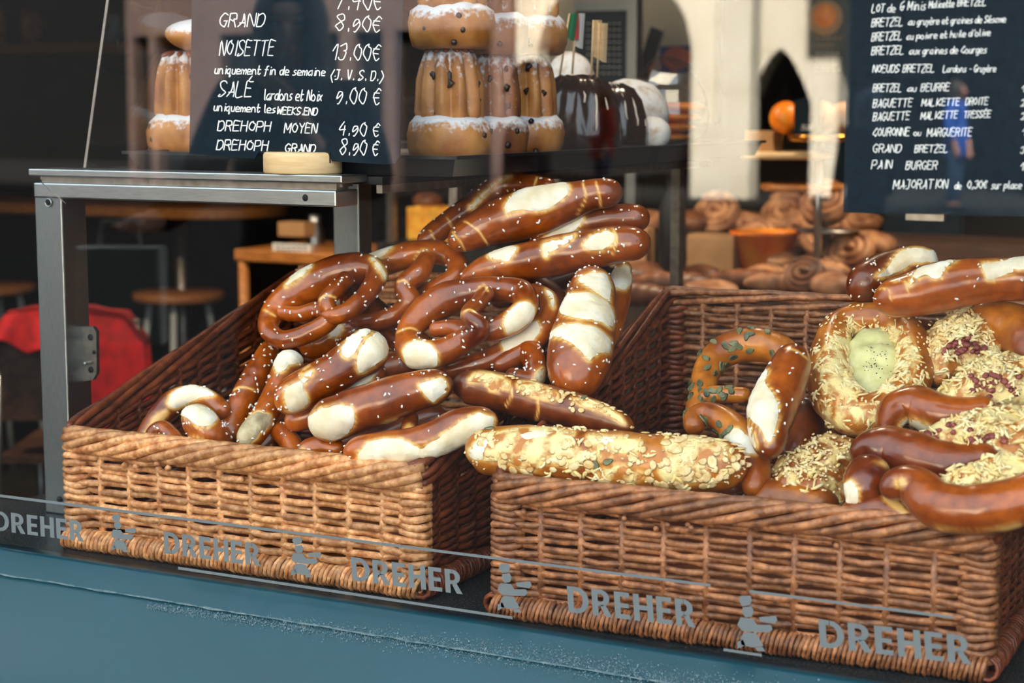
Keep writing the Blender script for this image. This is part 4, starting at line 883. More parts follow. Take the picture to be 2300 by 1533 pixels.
r_, sp = bread('cheese_baguette', 'long pale cheese-crusted baguette lying across the front of the right basket', 'baguette', SB, PM, .035, [(80, 850, 60), (130, 840, 88), (250, 838, 106), (420, 850, 114), (620, 870, 118), (820, 885, 120), (1000, 890, 112), (1130, 895, 98), (1205, 900, 74)],
   [('cheese', .002, [(85, 840), (140, 780), (260, 750), (400, 740), (520, 760), (480, 800), (560, 850), (520, 900), (400, 880), (330, 930), (260, 880), (200, 880), (140, 870)]), ('crumb', .003, [(88, 850), (120, 795), (190, 775), (215, 800), (170, 830), (160, 870), (110, 872)]), ('crumb', .003, [(270, 770), (360, 748), (470, 762), (430, 790), (330, 812), (290, 800)]), ('crumb', .003, [(570, 785), (650, 778), (700, 800), (640, 832), (600, 815)]), ('crumb', .003, [(380, 850), (450, 840), (520, 870), (470, 890), (410, 880)]), ('cheese', .002, [(560, 770), (700, 780), (790, 800), (760, 850), (680, 840), (620, 880), (580, 830)]), ('cheese', .002, [(860, 800), (980, 770), (1110, 800), (1140, 850), (1040, 880), (1000, 960), (900, 980), (840, 920), (900, 860)]), ('cheese', .0015, [(600, 920), (700, 890), (800, 930), (740, 970), (650, 960)])], 0, mt='crust_gold', k=40)
flakes(r_, sp, 60, [(860, 760), (1190, 780), (1200, 900), (1000, 990), (850, 960)], 'almond_slices', 'almond', .0062, .0046, .0009, 9); shreds(r_, sp, 45, [(90, 760), (500, 730), (1150, 790), (1190, 900), (1000, 980), (600, 960), (200, 900)], .010)
flakes(r_, sp, 110, [(90, 760), (500, 730), (1150, 790), (1190, 900), (1000, 990), (600, 960), (200, 910)], 'almond_flakes', 'almond', .0052, .0038, .0009)
flakes(r_, sp, 200, None, 'sesame_seeds', 'sesame', .0018, .0011, .0007)
seeds(r_, sp, 7, [(150, 740), (700, 780), (730, 900), (300, 860)], 8)
# --- right basket
SR = 'pretzels in the right basket'
r_, sp = bread('pumpkin_seed_pretzel', 'round pretzel set with green pumpkin seeds, leaning on the woven back of the basket', 'pretzel', SB, PR, -.02, [(1400, 560, 50, -.01), (1370, 470, 60), (1290, 420, 66), (1180, 415, 70), (1090, 450, 64), (1040, 520, 56), (1020, 610, 52), (1000, 690, 48), (1010, 740, 40)], [], 0, mt='crust_gold', group=SR)
seeds(r_, sp, 46, None, 5)
r_, sp = bread('pumpkin_seed_pretzel', 'short seeded cross arm of the pretzel leaning beside it', 'pretzel', SB, PR, -.012, [(1010, 640, 34), (1060, 612, 36), (1130, 612, 34), (1215, 615, 32)], [], 0, mt='crust_gold', group=SR)
seeds(r_, sp, 12, None, 6)
r_, sp = bread('pumpkin_seed_pretzel', 'pretzel loop with few pumpkin seeds, behind the end of the pale baguette', 'pretzel', SB, PR, .015, [(1000, 760, 40), (990, 710, 44), (1040, 685, 46), (1110, 715, 56), (1175, 785, 66), (1225, 870, 62), (1235, 950, 54), (1200, 1010, 40)], [('crumb', .001, [(1090, 780), (1160, 740), (1230, 800), (1245, 850), (1180, 840)])], 0, mt='crust_gold', group=SR)
seeds(r_, sp, 13, [(1000, 700), (1100, 680), (1240, 800), (1200, 880), (1080, 790)], 7)
bread('pretzel', 'upright glossy roll with a deep cream split beside the seeded pretzels', 'pretzel', SB, PR, .045, [(1392, 425, 50), (1372, 500, 82), (1330, 600, 92), (1295, 700, 92), (1285, 790, 74), (1295, 855, 40)],
   [('crumb', .004, [(1285, 505), (1230, 560), (1195, 620), (1190, 690), (1250, 740), (1285, 810), (1300, 790), (1325, 690), (1320, 640), (1290, 590), (1270, 570)]), ('crumb', .001, [(1140, 720), (1180, 690), (1230, 780), (1240, 830), (1190, 770)])], 26, group=SR, lines=[[(1355, 425), (1400, 440), (1440, 470)]])
cr = [(1560, 345, 62, -.01), (1660, 310, 66, -.01), (1780, 325, 66, -.01), (1855, 400, 70, -.005), (1870, 520, 74), (1815, 620, 80), (1720, 685, 86), (1610, 680, 96), (1540, 600, 94), (1525, 470, 80, -.005)]
r_, sp = bread('cheese_pretzel', 'round cheese pretzel with a pale green melted centre, standing at the back', 'pretzel', SB, PR, .0, cr, [('cheese', .002, [(1480, 470), (1540, 380), (1640, 330), (1650, 380), (1600, 450), (1590, 540), (1640, 600), (1600, 640), (1500, 600)]), ('cheese', .002, [(1480, 640), (1600, 660), (1720, 650), (1700, 740), (1600, 770), (1510, 720)]), ('cheese', .0015, [(1760, 330), (1850, 380), (1880, 470), (1840, 560), (1800, 480)])], 0, mt='crust_gold', closed=True, k=30, group=SR)
shreds(r_, sp, 190, [(1460, 420), (1620, 310), (1860, 360), (1930, 560), (1740, 740), (1560, 780), (1460, 640)], .011, seed=4)
flakes(r_, sp, 230, None, 'sesame_seeds', 'sesame', .002, .0012, .0008, 5)
def puff(root, S, PLN, h, poly, bulge, mt, name, thick=.02, seed=0):
    """a pillow of melted filling: outline traced in the crop, domed and dimpled"""
    P0, Nn = PLN; J = jitter([tp(S, p) for p in poly], 3, seed); J = J[::3]; O = [onp(x, y, P0+Nn*h, Nn) for x, y in J]; c = sum(O, V((0, 0, 0)))/len(O); n = len(O); b = M(); vs = []; fs = []; K = 12
    for i in range(K):
        t = 1-i/K
        for p in O:
            e = c+(p-c)*t; hh = bulge*(1-t*t); e = e+Nn*(hh+.007*noise.noise(e*60)*(1 if i else 0)+.0035*noise.noise(e*170)*(1 if i else 0)); vs.append(e)
    vs.append(c+Nn*(bulge))
    for i in range(K-1):
        for j in range(n): fs.append((i*n+j, i*n+(j+1) % n, (i+1)*n+(j+1) % n, (i+1)*n+j))
    for j in range(n): fs.append(((K-1)*n+j, (K-1)*n+(j+1) % n, K*n))
    m_ = len(vs); vs += [p-Nn*thick*.6+(c-p)*.1 for p in O]
    for j in range(n): fs.append((m_+j, m_+(j+1) % n, (j+1) % n, j))
    fs.append(tuple(range(m_, m_+n))[::-1]); b.v = vs; b.f = fs; o = link(name, b, mt, root); top = vs[:m_-1]
    def sp(cnt, poly_=None, *a):
        q = random.Random(seed+cnt); out = []; t = 0; PJ = [tp(S, p) for p in poly_] if poly_ else None
        while len(out) < cnt and t < cnt*30:
            t += 1; p = top[q.randrange(n, len(top))]
            x, y = pix(p)
            if PJ and not inpoly(x, y, PJ): continue
            p = p+V((q.uniform(-1, 1), q.uniform(-1, 1), q.uniform(-1, 1)))*.003
            out.append((p, Nn))
        return out
    return sp
s2 = puff(r_, SB, PR, -.004, [(1580, 560), (1580, 440), (1650, 350), (1780, 340), (1850, 420), (1860, 530), (1810, 620), (1700, 660), (1610, 640)], .008, 'cheese_melt', 'melted_filling')
flakes(r_, lambda n, p, *a: s2(n, p), 60, [(1650, 430), (1780, 420), (1800, 540), (1680, 560)], 'black_pepper', 'pepper', .0008, .0006, .0004)
def cheesy(name, label, outline, h, bulge, patches, pts=None, ns=(300, 160, 10), seed=0, S=SB, base='crust_gold', salt=0, bpatch=(), closed=False, mt='cheese'):
    P0, Nn = PR
    if pts:
        root, sp = bread(name, label, 'pretzel', S, PR, h, pts, bpatch, salt, base, closed, SR)
    else: root = thing(name, label, 'pretzel', onp(*tp(S, outline[0]), P0, Nn), SR)
    sp = puff(root, S, PR, h+(.0 if pts else 0), outline, bulge, mt, 'melted_cheese', .03, seed)
    shreds(root, sp, ns[0]//2, None, .010, seed=seed); flakes(root, sp, ns[1], None, 'sesame_seeds', 'sesame', .002, .0013, .0008, seed)
    q = random.Random(seed)
    if ns[2]: flakes(root, sp, ns[2], patches, 'bacon_bits', 'bacon', .0042, .0036, .0024, seed+1)
    return root
cheesy('bacon_pretzel', 'bacon and cheese pretzel with a bare brown right shoulder, below the top roll', [(1890, 420), (1930, 340), (2020, 290), (2120, 240), (2190, 280), (2230, 350), (2220, 430), (2150, 470), (2040, 510), (1960, 560), (1920, 540), (1895, 480)], .0, .022, [(1980, 390), (2130, 390), (2140, 450), (1980, 450)],
       [(2060, 320, 60), (2160, 320, 84), (2260, 350, 100), (2340, 420, 110), (2400, 520, 90)], (330, 190, 30), 11)
cheesy('bacon_pretzel', 'bacon and cheese pretzel with a smooth brown bend at its left, behind the front ones', [(1930, 610), (2010, 560), (2060, 500), (2170, 440), (2300, 460), (2420, 500), (2420, 640), (2300, 640), (2150, 640), (2030, 680), (1960, 660)], .022, .02, [(2020, 550), (2300, 520), (2300, 620), (2050, 640)],
       [(1800, 800, 44), (1765, 740, 52), (1790, 675, 72), (1870, 655, 82), (1960, 690, 84), (2060, 690, 70), (2200, 670, 60)], (300, 120, 26), 12, bpatch=[('crumb', .001, [(1800, 735), (1830, 705), (1900, 720), (1950, 755), (1880, 750)])], base='crust')
cheesy('sesame_pretzel', 'sesame and cheese pretzel low in the basket beside the baguette end', [(1195, 1040), (1260, 960), (1330, 860), (1420, 800), (1520, 760), (1640, 790), (1690, 830), (1640, 900), (1600, 960), (1580, 1040), (1560, 1110), (1400, 1110), (1250, 1090)], .0, .022, None,
       [(1210, 1070, 50), (1300, 1030, 80), (1400, 1040, 80), (1500, 1060, 80), (1560, 1080, 60)], (120, 300, 0), 13, mt='cheese_toast')
cheesy('bacon_pretzel', 'bacon pretzel with a crossed glossy brown bend at its left, second from the front', [(1870, 790), (1950, 720), (2080, 680), (2200, 650), (2320, 650), (2430, 690), (2430, 820), (2300, 850), (2150, 870), (2020, 900), (1930, 880), (1900, 830)], .052, .014, [(1860, 740), (1990, 740), (2250, 780), (2200, 820), (1900, 800)],
       [(1600, 1010, 46), (1660, 990, 70), (1715, 940, 84), (1700, 900, 60), (1640, 900, 60), (1640, 880, 60), (1670, 850, 86), (1760, 830, 94), (1860, 860, 104), (1970, 890, 96), (2080, 880, 80), (2200, 850, 60)][5:], (300, 60, 20), 14, base='crust')
bread('pretzel', 'glossy bend crossing under the front bacon pretzel, with a torn pale tip', 'pretzel', SB, PR, .06, [(1600, 1035, 50), (1650, 990, 84), (1690, 930, 92), (1740, 880, 80)], [('crumb', .002, [(1575, 980), (1610, 945), (1640, 985), (1640, 1045), (1600, 1050), (1580, 1020)]), ('none', .5, [(1690, 880), (1740, 860), (1830, 910), (1800, 930)])], 0, group=SR)
bread('pretzel', 'smooth brown pretzel bend squeezed against the front rim under the largest one', 'pretzel', SB, PR, .045, [(1560, 1110, 40), (1640, 1085, 66), (1740, 1080, 76), (1840, 1110, 66), (1950, 1140, 40)], [('none', .7, [(1720, 1010), (1780, 1000), (1860, 1090), (1830, 1110), (1740, 1040)])], 0, group=SR)
cheesy('bacon_pretzel', 'largest glossy brown pretzel in front with cheese pooled in its loop', [(1930, 980), (2010, 920), (2120, 870), (2240, 850), (2330, 870), (2300, 930), (2180, 960), (2060, 985)], .078, .006, [(2000, 960), (2060, 950), (2060, 970)],
       [(1740, 1010, 40), (1800, 970, 70), (1880, 985, 86), (1960, 1050, 96), (2080, 1070, 100), (2200, 1055, 102), (2310, 1020, 98), (2420, 950, 90)], (150, 30, 4), 15, base='crust', bpatch=[('none', .6, [(1930, 1125), (2100, 1150), (2300, 1110), (2300, 1160), (1950, 1160)]), ('none', .55, [(1770, 940), (1830, 930), (1850, 970), (1790, 1000)])])
bread('pretzel', 'dark split-topped roll end leaning behind the top right roll', 'pretzel', SB, PR, .015, [(1605, 215, 50), (1660, 180, 80), (1740, 125, 76), (1850, 90, 70), (1960, 85, 60)], [('crumb', .003, [(1705, 150), (1760, 105), (1800, 45), (1870, 28), (1960, 42), (2020, 70), (1950, 85), (1860, 85), (1830, 110), (1760, 140)])], 40, 'crust_dark', group=SR)
bread('pretzel', 'long top roll with cream splits crowning the right basket', 'pretzel', SB, PR, .05, [(1700, 240, 50), (1760, 232, 74), (1850, 215, 88), (1960, 190, 96), (2080, 165, 94), (2200, 155, 88), (2330, 150, 84), (2450, 150, 70)],
   [('crumb', .003, [(1830, 190), (1870, 120), (1900, 85), (1960, 75), (2050, 62), (1990, 110), (1960, 160), (1900, 130), (1850, 175)]), ('crumb', .003, [(2130, 90), (2200, 85), (2290, 60), (2360, 50), (2360, 110), (2260, 120), (2190, 150), (2150, 160)])], 26, group=SR, lines=[[(1725, 190), (1765, 195), (1770, 235)], [(1775, 160), (1830, 165), (1835, 200)]])
bread('pretzel', 'smooth crumb-bottomed roll wedged between the top roll and the green-centred pretzel', 'pretzel', SB, PR, -.01, [(1590, 320, 40), (1640, 290, 50), (1720, 290, 46)], [('crumb', .001, [(1585, 310), (1620, 255), (1690, 280), (1640, 310)])], 0, group=SR)
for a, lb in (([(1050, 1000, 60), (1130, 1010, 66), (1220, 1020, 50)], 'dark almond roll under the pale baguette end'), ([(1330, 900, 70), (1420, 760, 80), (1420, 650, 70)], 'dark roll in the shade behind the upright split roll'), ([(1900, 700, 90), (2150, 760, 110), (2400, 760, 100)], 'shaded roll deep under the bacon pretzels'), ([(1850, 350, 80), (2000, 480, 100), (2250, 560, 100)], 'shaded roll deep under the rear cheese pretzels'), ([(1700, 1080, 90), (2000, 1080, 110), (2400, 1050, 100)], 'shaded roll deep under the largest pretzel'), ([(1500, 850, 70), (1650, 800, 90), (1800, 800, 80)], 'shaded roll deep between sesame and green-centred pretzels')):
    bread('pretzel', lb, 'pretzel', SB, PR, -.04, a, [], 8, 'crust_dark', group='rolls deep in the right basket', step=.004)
# ------------------------------------------------------------------ inside the shop
def stool(c, h, r, label):
    c = V(c); root = thing('bar_stool', label, 'stool', c, 'wooden-topped stools')
    b = M(); b.lathe(c, [(r*.9, h-.032), (r, h-.026), (r, h-.006), (r*.97, h), (.02, h+.001)], 40); link('seat', b, 'wood_warm', root)
    for k in range(4):
        a = .5+k*math.pi/2; n = V((math.cos(a), math.sin(a), 0)); b = M(); b.tube([c+n*(r*.62)+V((0, 0, h-.03)), c+n*(r*1.25)], .012, 10); link('leg', b, 'leg_lit_grey', root)
    return root
p = on(401, 655, 'z', .75); stool((p.x, p.y, 0), .75, .165, 'wooden-topped stool with four metal legs behind the steel stand, seen under its rail')
p = on(-20, 638, 'z', .75); stool((p.x, p.y, 0), .75, .165, 'wooden-topped stool at the left edge behind the red coat')
def table(c, sx, sy, h, label, mt='wood_warm', rnd_=False):
    c = V(c); root = thing('bar_table', label, 'table', c)
    b = M()
    if rnd_:
        n = 24; P = [V((-sx, -sy, 0)), V((sx-sy, -sy, 0))]+[V((sx-sy+sy*math.cos(a), sy*math.sin(a), 0)) for a in [-math.pi/2+math.pi*i/n for i in range(1, n)]]+[V((sx-sy, sy, 0)), V((-sx, sy, 0))]
    else: P = [V((-sx, -sy, 0)), V((sx, -sy, 0)), V((sx, sy, 0)), V((-sx, sy, 0))]
    n = len(P); b.add([c+q+V((0, 0, h-.035)) for q in P]+[c+q+V((0, 0, h)) for q in P], [tuple(range(n))[::-1], tuple(range(n, 2*n))]+[(i, (i+1) % n, (i+1) % n+n, i+n) for i in range(n)])
    bevel(link('table_top', b, mt, root, False), .004)
    for q in ((-sx*.85, 0), (sx*.62, 0)) if rnd_ else ((-sx*.9, -sy*.9), (sx*.9, -sy*.9), (-sx*.9, sy*.9), (sx*.9, sy*.9)):
        b = M(); pp = c+V((q[0], q[1], 0)); b.tube([pp, pp+V((0, 0, h-.035))], .03 if rnd_ else .016, 12); link('leg', b, 'steel_dark' if rnd_ else mt, root)
    return root
p = on(200, 462, 'z', 1.06); table((p.x-.47, p.y+.25, 0), 1.1, .26, 1.06, 'tall bar table with a rounded wooden top behind the steel stand', rnd_=True)
p = on(190, 590, 'z', .9)
# red coat over a chair back
p = on(150, 700, 'z', .86); c = V((p.x, p.y, 0)); d_ = RT.copy(); n_ = V((-d_.y, d_.x, 0))
chair = thing('cafe_chair', 'dark chair behind the steel post, with the red coat hung over its back', 'chair', c)
for sx in (-1, 1):
    for sy in (0, 1):
        b = M(); q = c+d_*(.19*sx)+n_*(.4*sy); b.tube([q+V((0, 0, .84 if sy == 0 else .45)), q+d_*(.02*sx)-n_*(.03 if sy == 0 else -.03)], .012, 8); link('leg', b, 'steel', chair)
b = M(); b.obox(c+n_*.2+V((0, 0, .45)), d_*.2, n_*.2, V((0, 0, .012))); bevel(link('seat', b, 'wood_dark', chair, False))
b = M(); b.obox(c+V((0, 0, .70)), d_*.2, n_*.012, V((0, 0, .14))); bevel(link('backrest', b, 'wood_dark', chair, False))
b = M(); nu, nv = 40, 26; vs = []
for side in (-1, 1):
    for i in range(nu+1):
        for j in range(nv+1):
            u = i/nu*2-1; v = j/nv
            g_ = min(1, max(0, (u+.15)/.4)); drop = v*((.13+.43*g_)+.05*math.sin(u*5+side)+.03*math.sin(u*11)); top = .875-.035*u*u-.06*max(0, abs(u)-.75)*4
            q = c+d_*(u*(.215+.04*v))+n_*(side*-(.03+.035*v)*1+.016*math.sin(u*14+side*2)*v)+V((0, 0, top-drop+.006*noise.noise((u*3, v*3, side))))
            vs.append(q)
k = (nu+1)*(nv+1)
for s_ in range(2):
    for i in range(nu):
        for j in range(nv): a = s_*k+i*(nv+1)+j; b.f.append((a, a+1, a+nv+2, a+nv+1))
for i in range(nu): a = i*(nv+1); b.f.append((a, a+nv+1, k+a+nv+1, k+a))
b.v = vs; o = single('red_coat', b, 'red_cloth', 'bright red coat draped over the chair back behind the steel post', 'coat')
so_ = o.modifiers.new('thick', 'SOLIDIFY'); so_.thickness = .006
# wall shelves with loaves, upper left
for (x0, x1, y, z, lb) in ((-6.1, -3.75, 4.6, None, 0),):
    p = on(60, 98, 'y', 4.55); z = p.z
    b = M(); b.box((-6.15, 4.55, z-.04), (on(205, 110, 'y', 4.55).x, 4.95, z)); sh = single('wall_shelf', b, 'wood_warm', 'orange-brown wall shelf at the upper left corner', 'shelf', smooth=False)
for i, (u, lb) in enumerate(((-16, 'golden loaf at the left end of the wall shelf'), (12, 'golden loaf left of the little black card on the wall shelf'), (62, 'golden loaf right of the little black card on the wall shelf'))):
    q = on(u, 60, 'y', 4.72); b = M(); b.blob(V((q.x, q.y, z+.085)), V((.055, 0, 0)), V((0, .10, 0)), V((0, 0, .085)), 18, 10, .06, 20); single('loaf', b, 'brioche', lb, 'bread', 'loaves on the wall shelf')
q = on(36, 55, 'y', 4.6); b = M(); b.obox(V((q.x, 4.58, z+.075)), V((.042, 0, 0)), V((0, .004, 0)), V((0, 0, .075))); single('price_card', b, 'slate', 'little black card leaning between loaves on the wall shelf', 'price card', smooth=False)
# wooden side table with cards, seen under the rail
q = on(640, 566, 'z', .99); tb = table((q.x, q.y+.22, 0), .20, .2, .99, 'narrow wooden side table carrying a white sign, seen below the steel rail')
def slab_at(px0, py0, px1, py1, y, t, name, mt, label, cat, tilt=0):
    a, c_ = on(px0, py0, 'y', y), on(px1, py1, 'y', y); b = M(); b.box((a.x, y, c_.z), (c_.x, y+t, a.z)); return single(name, b, mt, label, cat, smooth=False)
w1 = slab_at(612, 546, 696, 574, q.y+.03, .015, 'small_sign', 'paper', 'small white sign with grey writing on the wooden side table', 'sign')
b = M()
for k in range(3):
    for j in range(6): a = on(620+j*12+2*k, 551+k*8, 'y', q.y+.029); b.box((a.x, q.y+.0285, a.z-.004), (a.x+.012, q.y+.0295, a.z))
link('sign_writing', b, 'black', w1, False)
slab_at(624, 498, 684, 532, q.y+.16, .06, 'card_box', 'card', 'tan cardboard box behind the small white sign', 'box')
b = M(); a = on(707, 485, 'y', q.y+.3); b.lathe(V((a.x, a.y, a.z-.16)), [(.022, 0), (.03, .02), (.03, .11), (.02, .14), (.021, .165)], 20); single('metal_shaker', b, 'steel', 'shiny metal shaker at the right of the wooden side table, under the rail', 'shaker')
# glass-fronted vitrine with yellow bars
yv = 2.9
vt = thing('display_fridge', 'dark framed vitrine holding a row of yellow cakes, behind the topmost pretzels', 'display case', on(960, 520, 'y', yv))
a, c_ = on(845, 425, 'y', yv), on(1250, 560, 'y', yv)
b = M(); b.box((a.x, yv, 0), (c_.x, yv+.5, c_.z)); link('cabinet', b, 'black', vt, False)
for u in (876, 1247): b = M(); x = on(u, 500, 'y', yv).x; b.box((x-.012, yv, c_.z), (x+.012, yv+.02, a.z+.25)); link('upright', b, 'steel_dark', vt, False)
b = M(); b.box((a.x, yv, a.z+.25), (c_.x, yv+.5, a.z+.27)); link('top_panel', b, 'black', vt, False)
for i in range(7):
    x = on(933+17*i, 490, 'y', yv+.15).x; zb = on(940, 520, 'y', yv+.15).z; b = M(); b.box((x-.014, yv+.12, c_.z-.0), (x+.014, yv+.2, zb+.075+.004*(i % 2))); bevel(single('yellow_cake', b, 'yellow', 'upright yellow cake bar in the row inside the dark vitrine', 'cake', 'yellow bars in the vitrine', False), .004)
b = M(); q = on(962, 452, 'y', yv+.2); b.blob(q, V((.05, 0, 0)), V((0, .05, 0)), V((0, 0, .03)), 16, 10, .1, 20); single('round_bun', b, 'pastry_dark', 'brown round bun above the yellow cake row in the vitrine', 'bun')
b = M(); b.box((q.x-.2, yv+.11, q.z-.04), (q.x+.3, yv+.3, q.z-.028)); link('glass_shelf', b, 'acrylic', vt, False)

# pastry counter in the middle distance
yc = 1.9; zc = 1.02
x0 = on(1370, 640, 'y', yc).x
pc = thing('pastry_counter', 'dark serving counter heaped with pastries behind the right basket', 'counter', (x0+1.2, yc+.5, 0))
b = M(); b.box((x0-.15, yc, 0), (1.9, yc+1.45, zc)); link('body', b, 'wood_dark', pc, False)
def sitter(u, v, name, mt, label, cat, r, h, kind='lump', grp=None, seed=1, z=None):
    z = zc if z is None else z
    p = on(u, v, 'z', z); root = thing(name, label, cat, p, grp); c = V(p)
    if kind == 'snail':
        b = M(); pts = []
        for i in range(60):
            t = i/59; a = t*15; rr = r*(.12+.78*t); pts.append(c+V((rr*math.cos(a), rr*math.sin(a), h*(.58-.10*t))))
        b.tube(pts, [r*.19*(1-.15*i/59) for i in range(60)], 10); B1 = b; b = M(); b.lathe(c, [(r*.8, 0), (r*.98, h*.15), (r*1.0, h*.4), (r*.9, h*.52), (.002, h*.5)], 30)
        R_ = Matrix.Rotation(math.radians(48), 3, 'X')
        for q_ in (B1, b): q_.v = [R_ @ (w_-c) for w_ in q_.v]
        lo_ = min(w_.z for w_ in b.v)
        for q_, nm_ in ((B1, 'rolled_dough'), (b, 'bun_body')): q_.v = [w_-V((0, 0, lo_))+c for w_ in q_.v]; link(nm_, q_, mt, root)
    elif kind == 'bowl':
        b = M(); b.lathe(c, [(r*.55, 0), (r*.62, .004), (r*.95, h), (r, h), (r*.9, h*.9), (r*.55, h*.2), (.001, h*.18)], 36); link('bowl_shell', b, mt, root)
    elif kind == 'crois':
        b = M(); pts = [c+V((r*1.25*math.cos(a), r*.7*math.sin(a)-.1*r, h*.45)) for a in [math.pi*i/22 for i in range(23)]]
        b.tube(pts, [h*(.16+.36*math.sin(math.pi*i/22)*(.88+.12*math.cos(i*2.2))) for i in range(23)], 14); link('croissant_crust', b, mt, root)
    elif kind == 'box':
        b = M(); b.box((c.x-r, c.y, c.z), (c.x+r, c.y+r, c.z+h)); bevel(link('carton', b, mt, root, False))
        b = M(); b.box((c.x-r*.97, c.y+.004, c.z+h), (c.x+r*.97, c.y+r*.98, c.z+h+.006)); link('lid', b, mt, root, False)
    else:
        b = M(); b.blob(V((0, 0, 0)), V((r, 0, 0)), V((0, r*.9, 0)), V((0, 0, h*.55)), 22, 12, .16, 26); b.v = [q*(1+.05*noise.noise(q*90+V((seed, 0, 0))))+c+V((0, 0, h*.5)) for q in b.v]; link('crust', b, mt, root)
    return root
bb = 'pastries heaped on the back counter'
zt2 = on(1860, 520, 'y', yc+.62).z
z2 = on(1600, 524, 'y', 3.08).z
b = M(); b.box((on(1440, 560, 'y', 3.05).x, 3.05, zc), (1.6, 3.33, z2)); st2 = single('serving_step', b, 'wood_dark', 'dark raised step on the back counter behind the pastry heap', 'stand', smooth=False)
P_ = [(1860, 560, 'snail', 'pastry', .062, .07, 'cinnamon roll in the middle of the blurred pastry heap, below the raised one', 'cinnamon_roll'), (1700, 560, 'snail', 'pastry', .055, .06, 'cinnamon roll behind the orange bowl', 'cinnamon_roll'), (1795, 550, 'snail', 'pastry', .055, .09, 'tall cinnamon roll right of the orange bowl', 'cinnamon_roll'), (1640, 560, 'lump', 'pastry', .055, .05, 'brown bun left of the orange bowl', 'sweet_bun'), (1580, 520, 'lump', 'pastry', .06, .06, 'round bun under the white pillar reflection', 'sweet_bun'), (1760, 600, 'lump', 'pastry', .045, .05, 'small bun just right of the orange bowl', 'sweet_bun'), (1830, 620, 'crois', 'pastry', .05, .05, 'croissant low in the heap left of the top right roll', 'croissant'), (1910, 600, 'snail', 'pastry', .055, .06, 'cinnamon roll half hidden by the top right roll', 'cinnamon_roll'), (1960, 560, 'lump', 'pastry', .06, .06, 'bun below the lower edge of the right price board', 'sweet_bun'), (1900, 545, 'crois', 'pastry', .05, .05, 'croissant under the raised cinnamon roll', 'croissant')]
for i, (u, v, k_, m_, r, h, lb, nm) in enumerate(P_): sitter(u, v+16, nm, m_, lb, 'pastry', r*1.12, h*1.1, k_, bb, i, zc)
# cake pedestal lifting one roll above the heap
p = on(1858, 515, 'y', yc+.62); b = M(); b.lathe(V((p.x, p.y, zc)), [(.05, 0), (.052, .006), (.012, .014), (.012, p.z-zc-.012), (.075, p.z-zc-.006), (.077, p.z-zc)], 30); ped = single('cake_pedestal', b, 'steel_dark', 'low dark pedestal under the raised cinnamon roll', 'cake stand')
sitter(1858, 508, 'cinnamon_roll', 'pastry', 'large cinnamon roll raised above the heap beside the corner of the right price board', 'pastry', .062, .085, 'snail', bb, 77, p.z)
bk = [(1462, 'lump', 'pastry', 'pale bun at the left end of the raised rear step'), (1510, 'crois', 'pastry', 'croissant on the raised rear step, second from its left end'), (1560, 'lump', 'pastry_dark', 'brown bun on the rear step under the white pillar reflection'), (1612, 'snail', 'pastry', 'cinnamon roll on the rear step right of the pillar reflection'), (1660, 'lump', 'pastry', 'round bun on the rear step above the orange bowl'), (1710, 'crois', 'pastry_dark', 'croissant on the rear step above the right side of the orange bowl'), (1765, 'snail', 'pastry', 'cinnamon roll on the rear step left of the raised roll'), (1930, 'lump', 'pastry', 'bun on the rear step under the right price board corner')]
for i, (u, k_, m_, lb) in enumerate(bk): sitter(u, 523, {'lump': 'sweet_bun', 'crois': 'croissant', 'snail': 'cinnamon_roll'}[k_], m_, lb, 'pastry', .068, .062, k_, bb, i+50, z2)
fr = [(1420, 690, 'crois', 'pastry_dark', .06, .05, 'dark croissant behind the braided roll', 'croissant'), (1510, 668, 'crois', 'pastry_dark', .075, .055, 'dark croissant above the left corner of the right basket', 'croissant'), (1600, 672, 'lump', 'pastry', .06, .04, 'golden flat bun above the woven back rim', 'sweet_bun'), (1680, 655, 'crois', 'pastry_dark', .07, .05, 'croissant in the front row above the basket rim', 'croissant'), (1760, 662, 'crois', 'pastry', .065, .05, 'croissant in the front row left of the ring pastry', 'croissant'), (1812, 660, 'snail', 'pastry_dark', .045, .06, 'ring pastry in the front row beside the top right roll', 'cinnamon_roll'), (1870, 668, 'lump', 'pastry', .05, .05, 'pinkish bun just left of the top right roll', 'sweet_bun'), (1575, 640, 'lump', 'pastry_dark', .05, .045, 'dark bun in front of the cardboard tub', 'sweet_bun'), (1450, 640, 'lump', 'pastry_dark', .06, .05, 'dark bun right of the stacked pretzel rolls', 'sweet_bun'), (1720, 640, 'lump', 'pastry', .05, .045, 'golden bun below the orange bowl', 'sweet_bun')]
for i, (u, v, k_, m_, r, h, lb, nm) in enumerate(fr): sitter(u, v, nm, m_, lb, 'pastry', r, h, k_, bb, i+20)
sitter(1716, 612, 'salad_bowl', 'orange', 'orange bowl on the back counter among the pastries', 'bowl', .085, .10, 'bowl')
sitter(1594, 612, 'cardboard_tub', 'card', 'pale brown cardboard tub left of the orange bowl', 'box', .06, .085, 'box')
sitter(1410, 600, 'cardboard_box', 'card', 'tan box behind the ends of the stacked pretzel rolls', 'box', .05, .09, 'box')
b = M(); p = on(1508, 640, 'z', zc); b.lathe(p, [(.03, 0), (.03, .17), (.012, .21), (.012, .26), (.014, .262)], 18); single('dark_bottle', b, 'black', 'dark bottle on the back counter left of the cardboard tub', 'bottle')
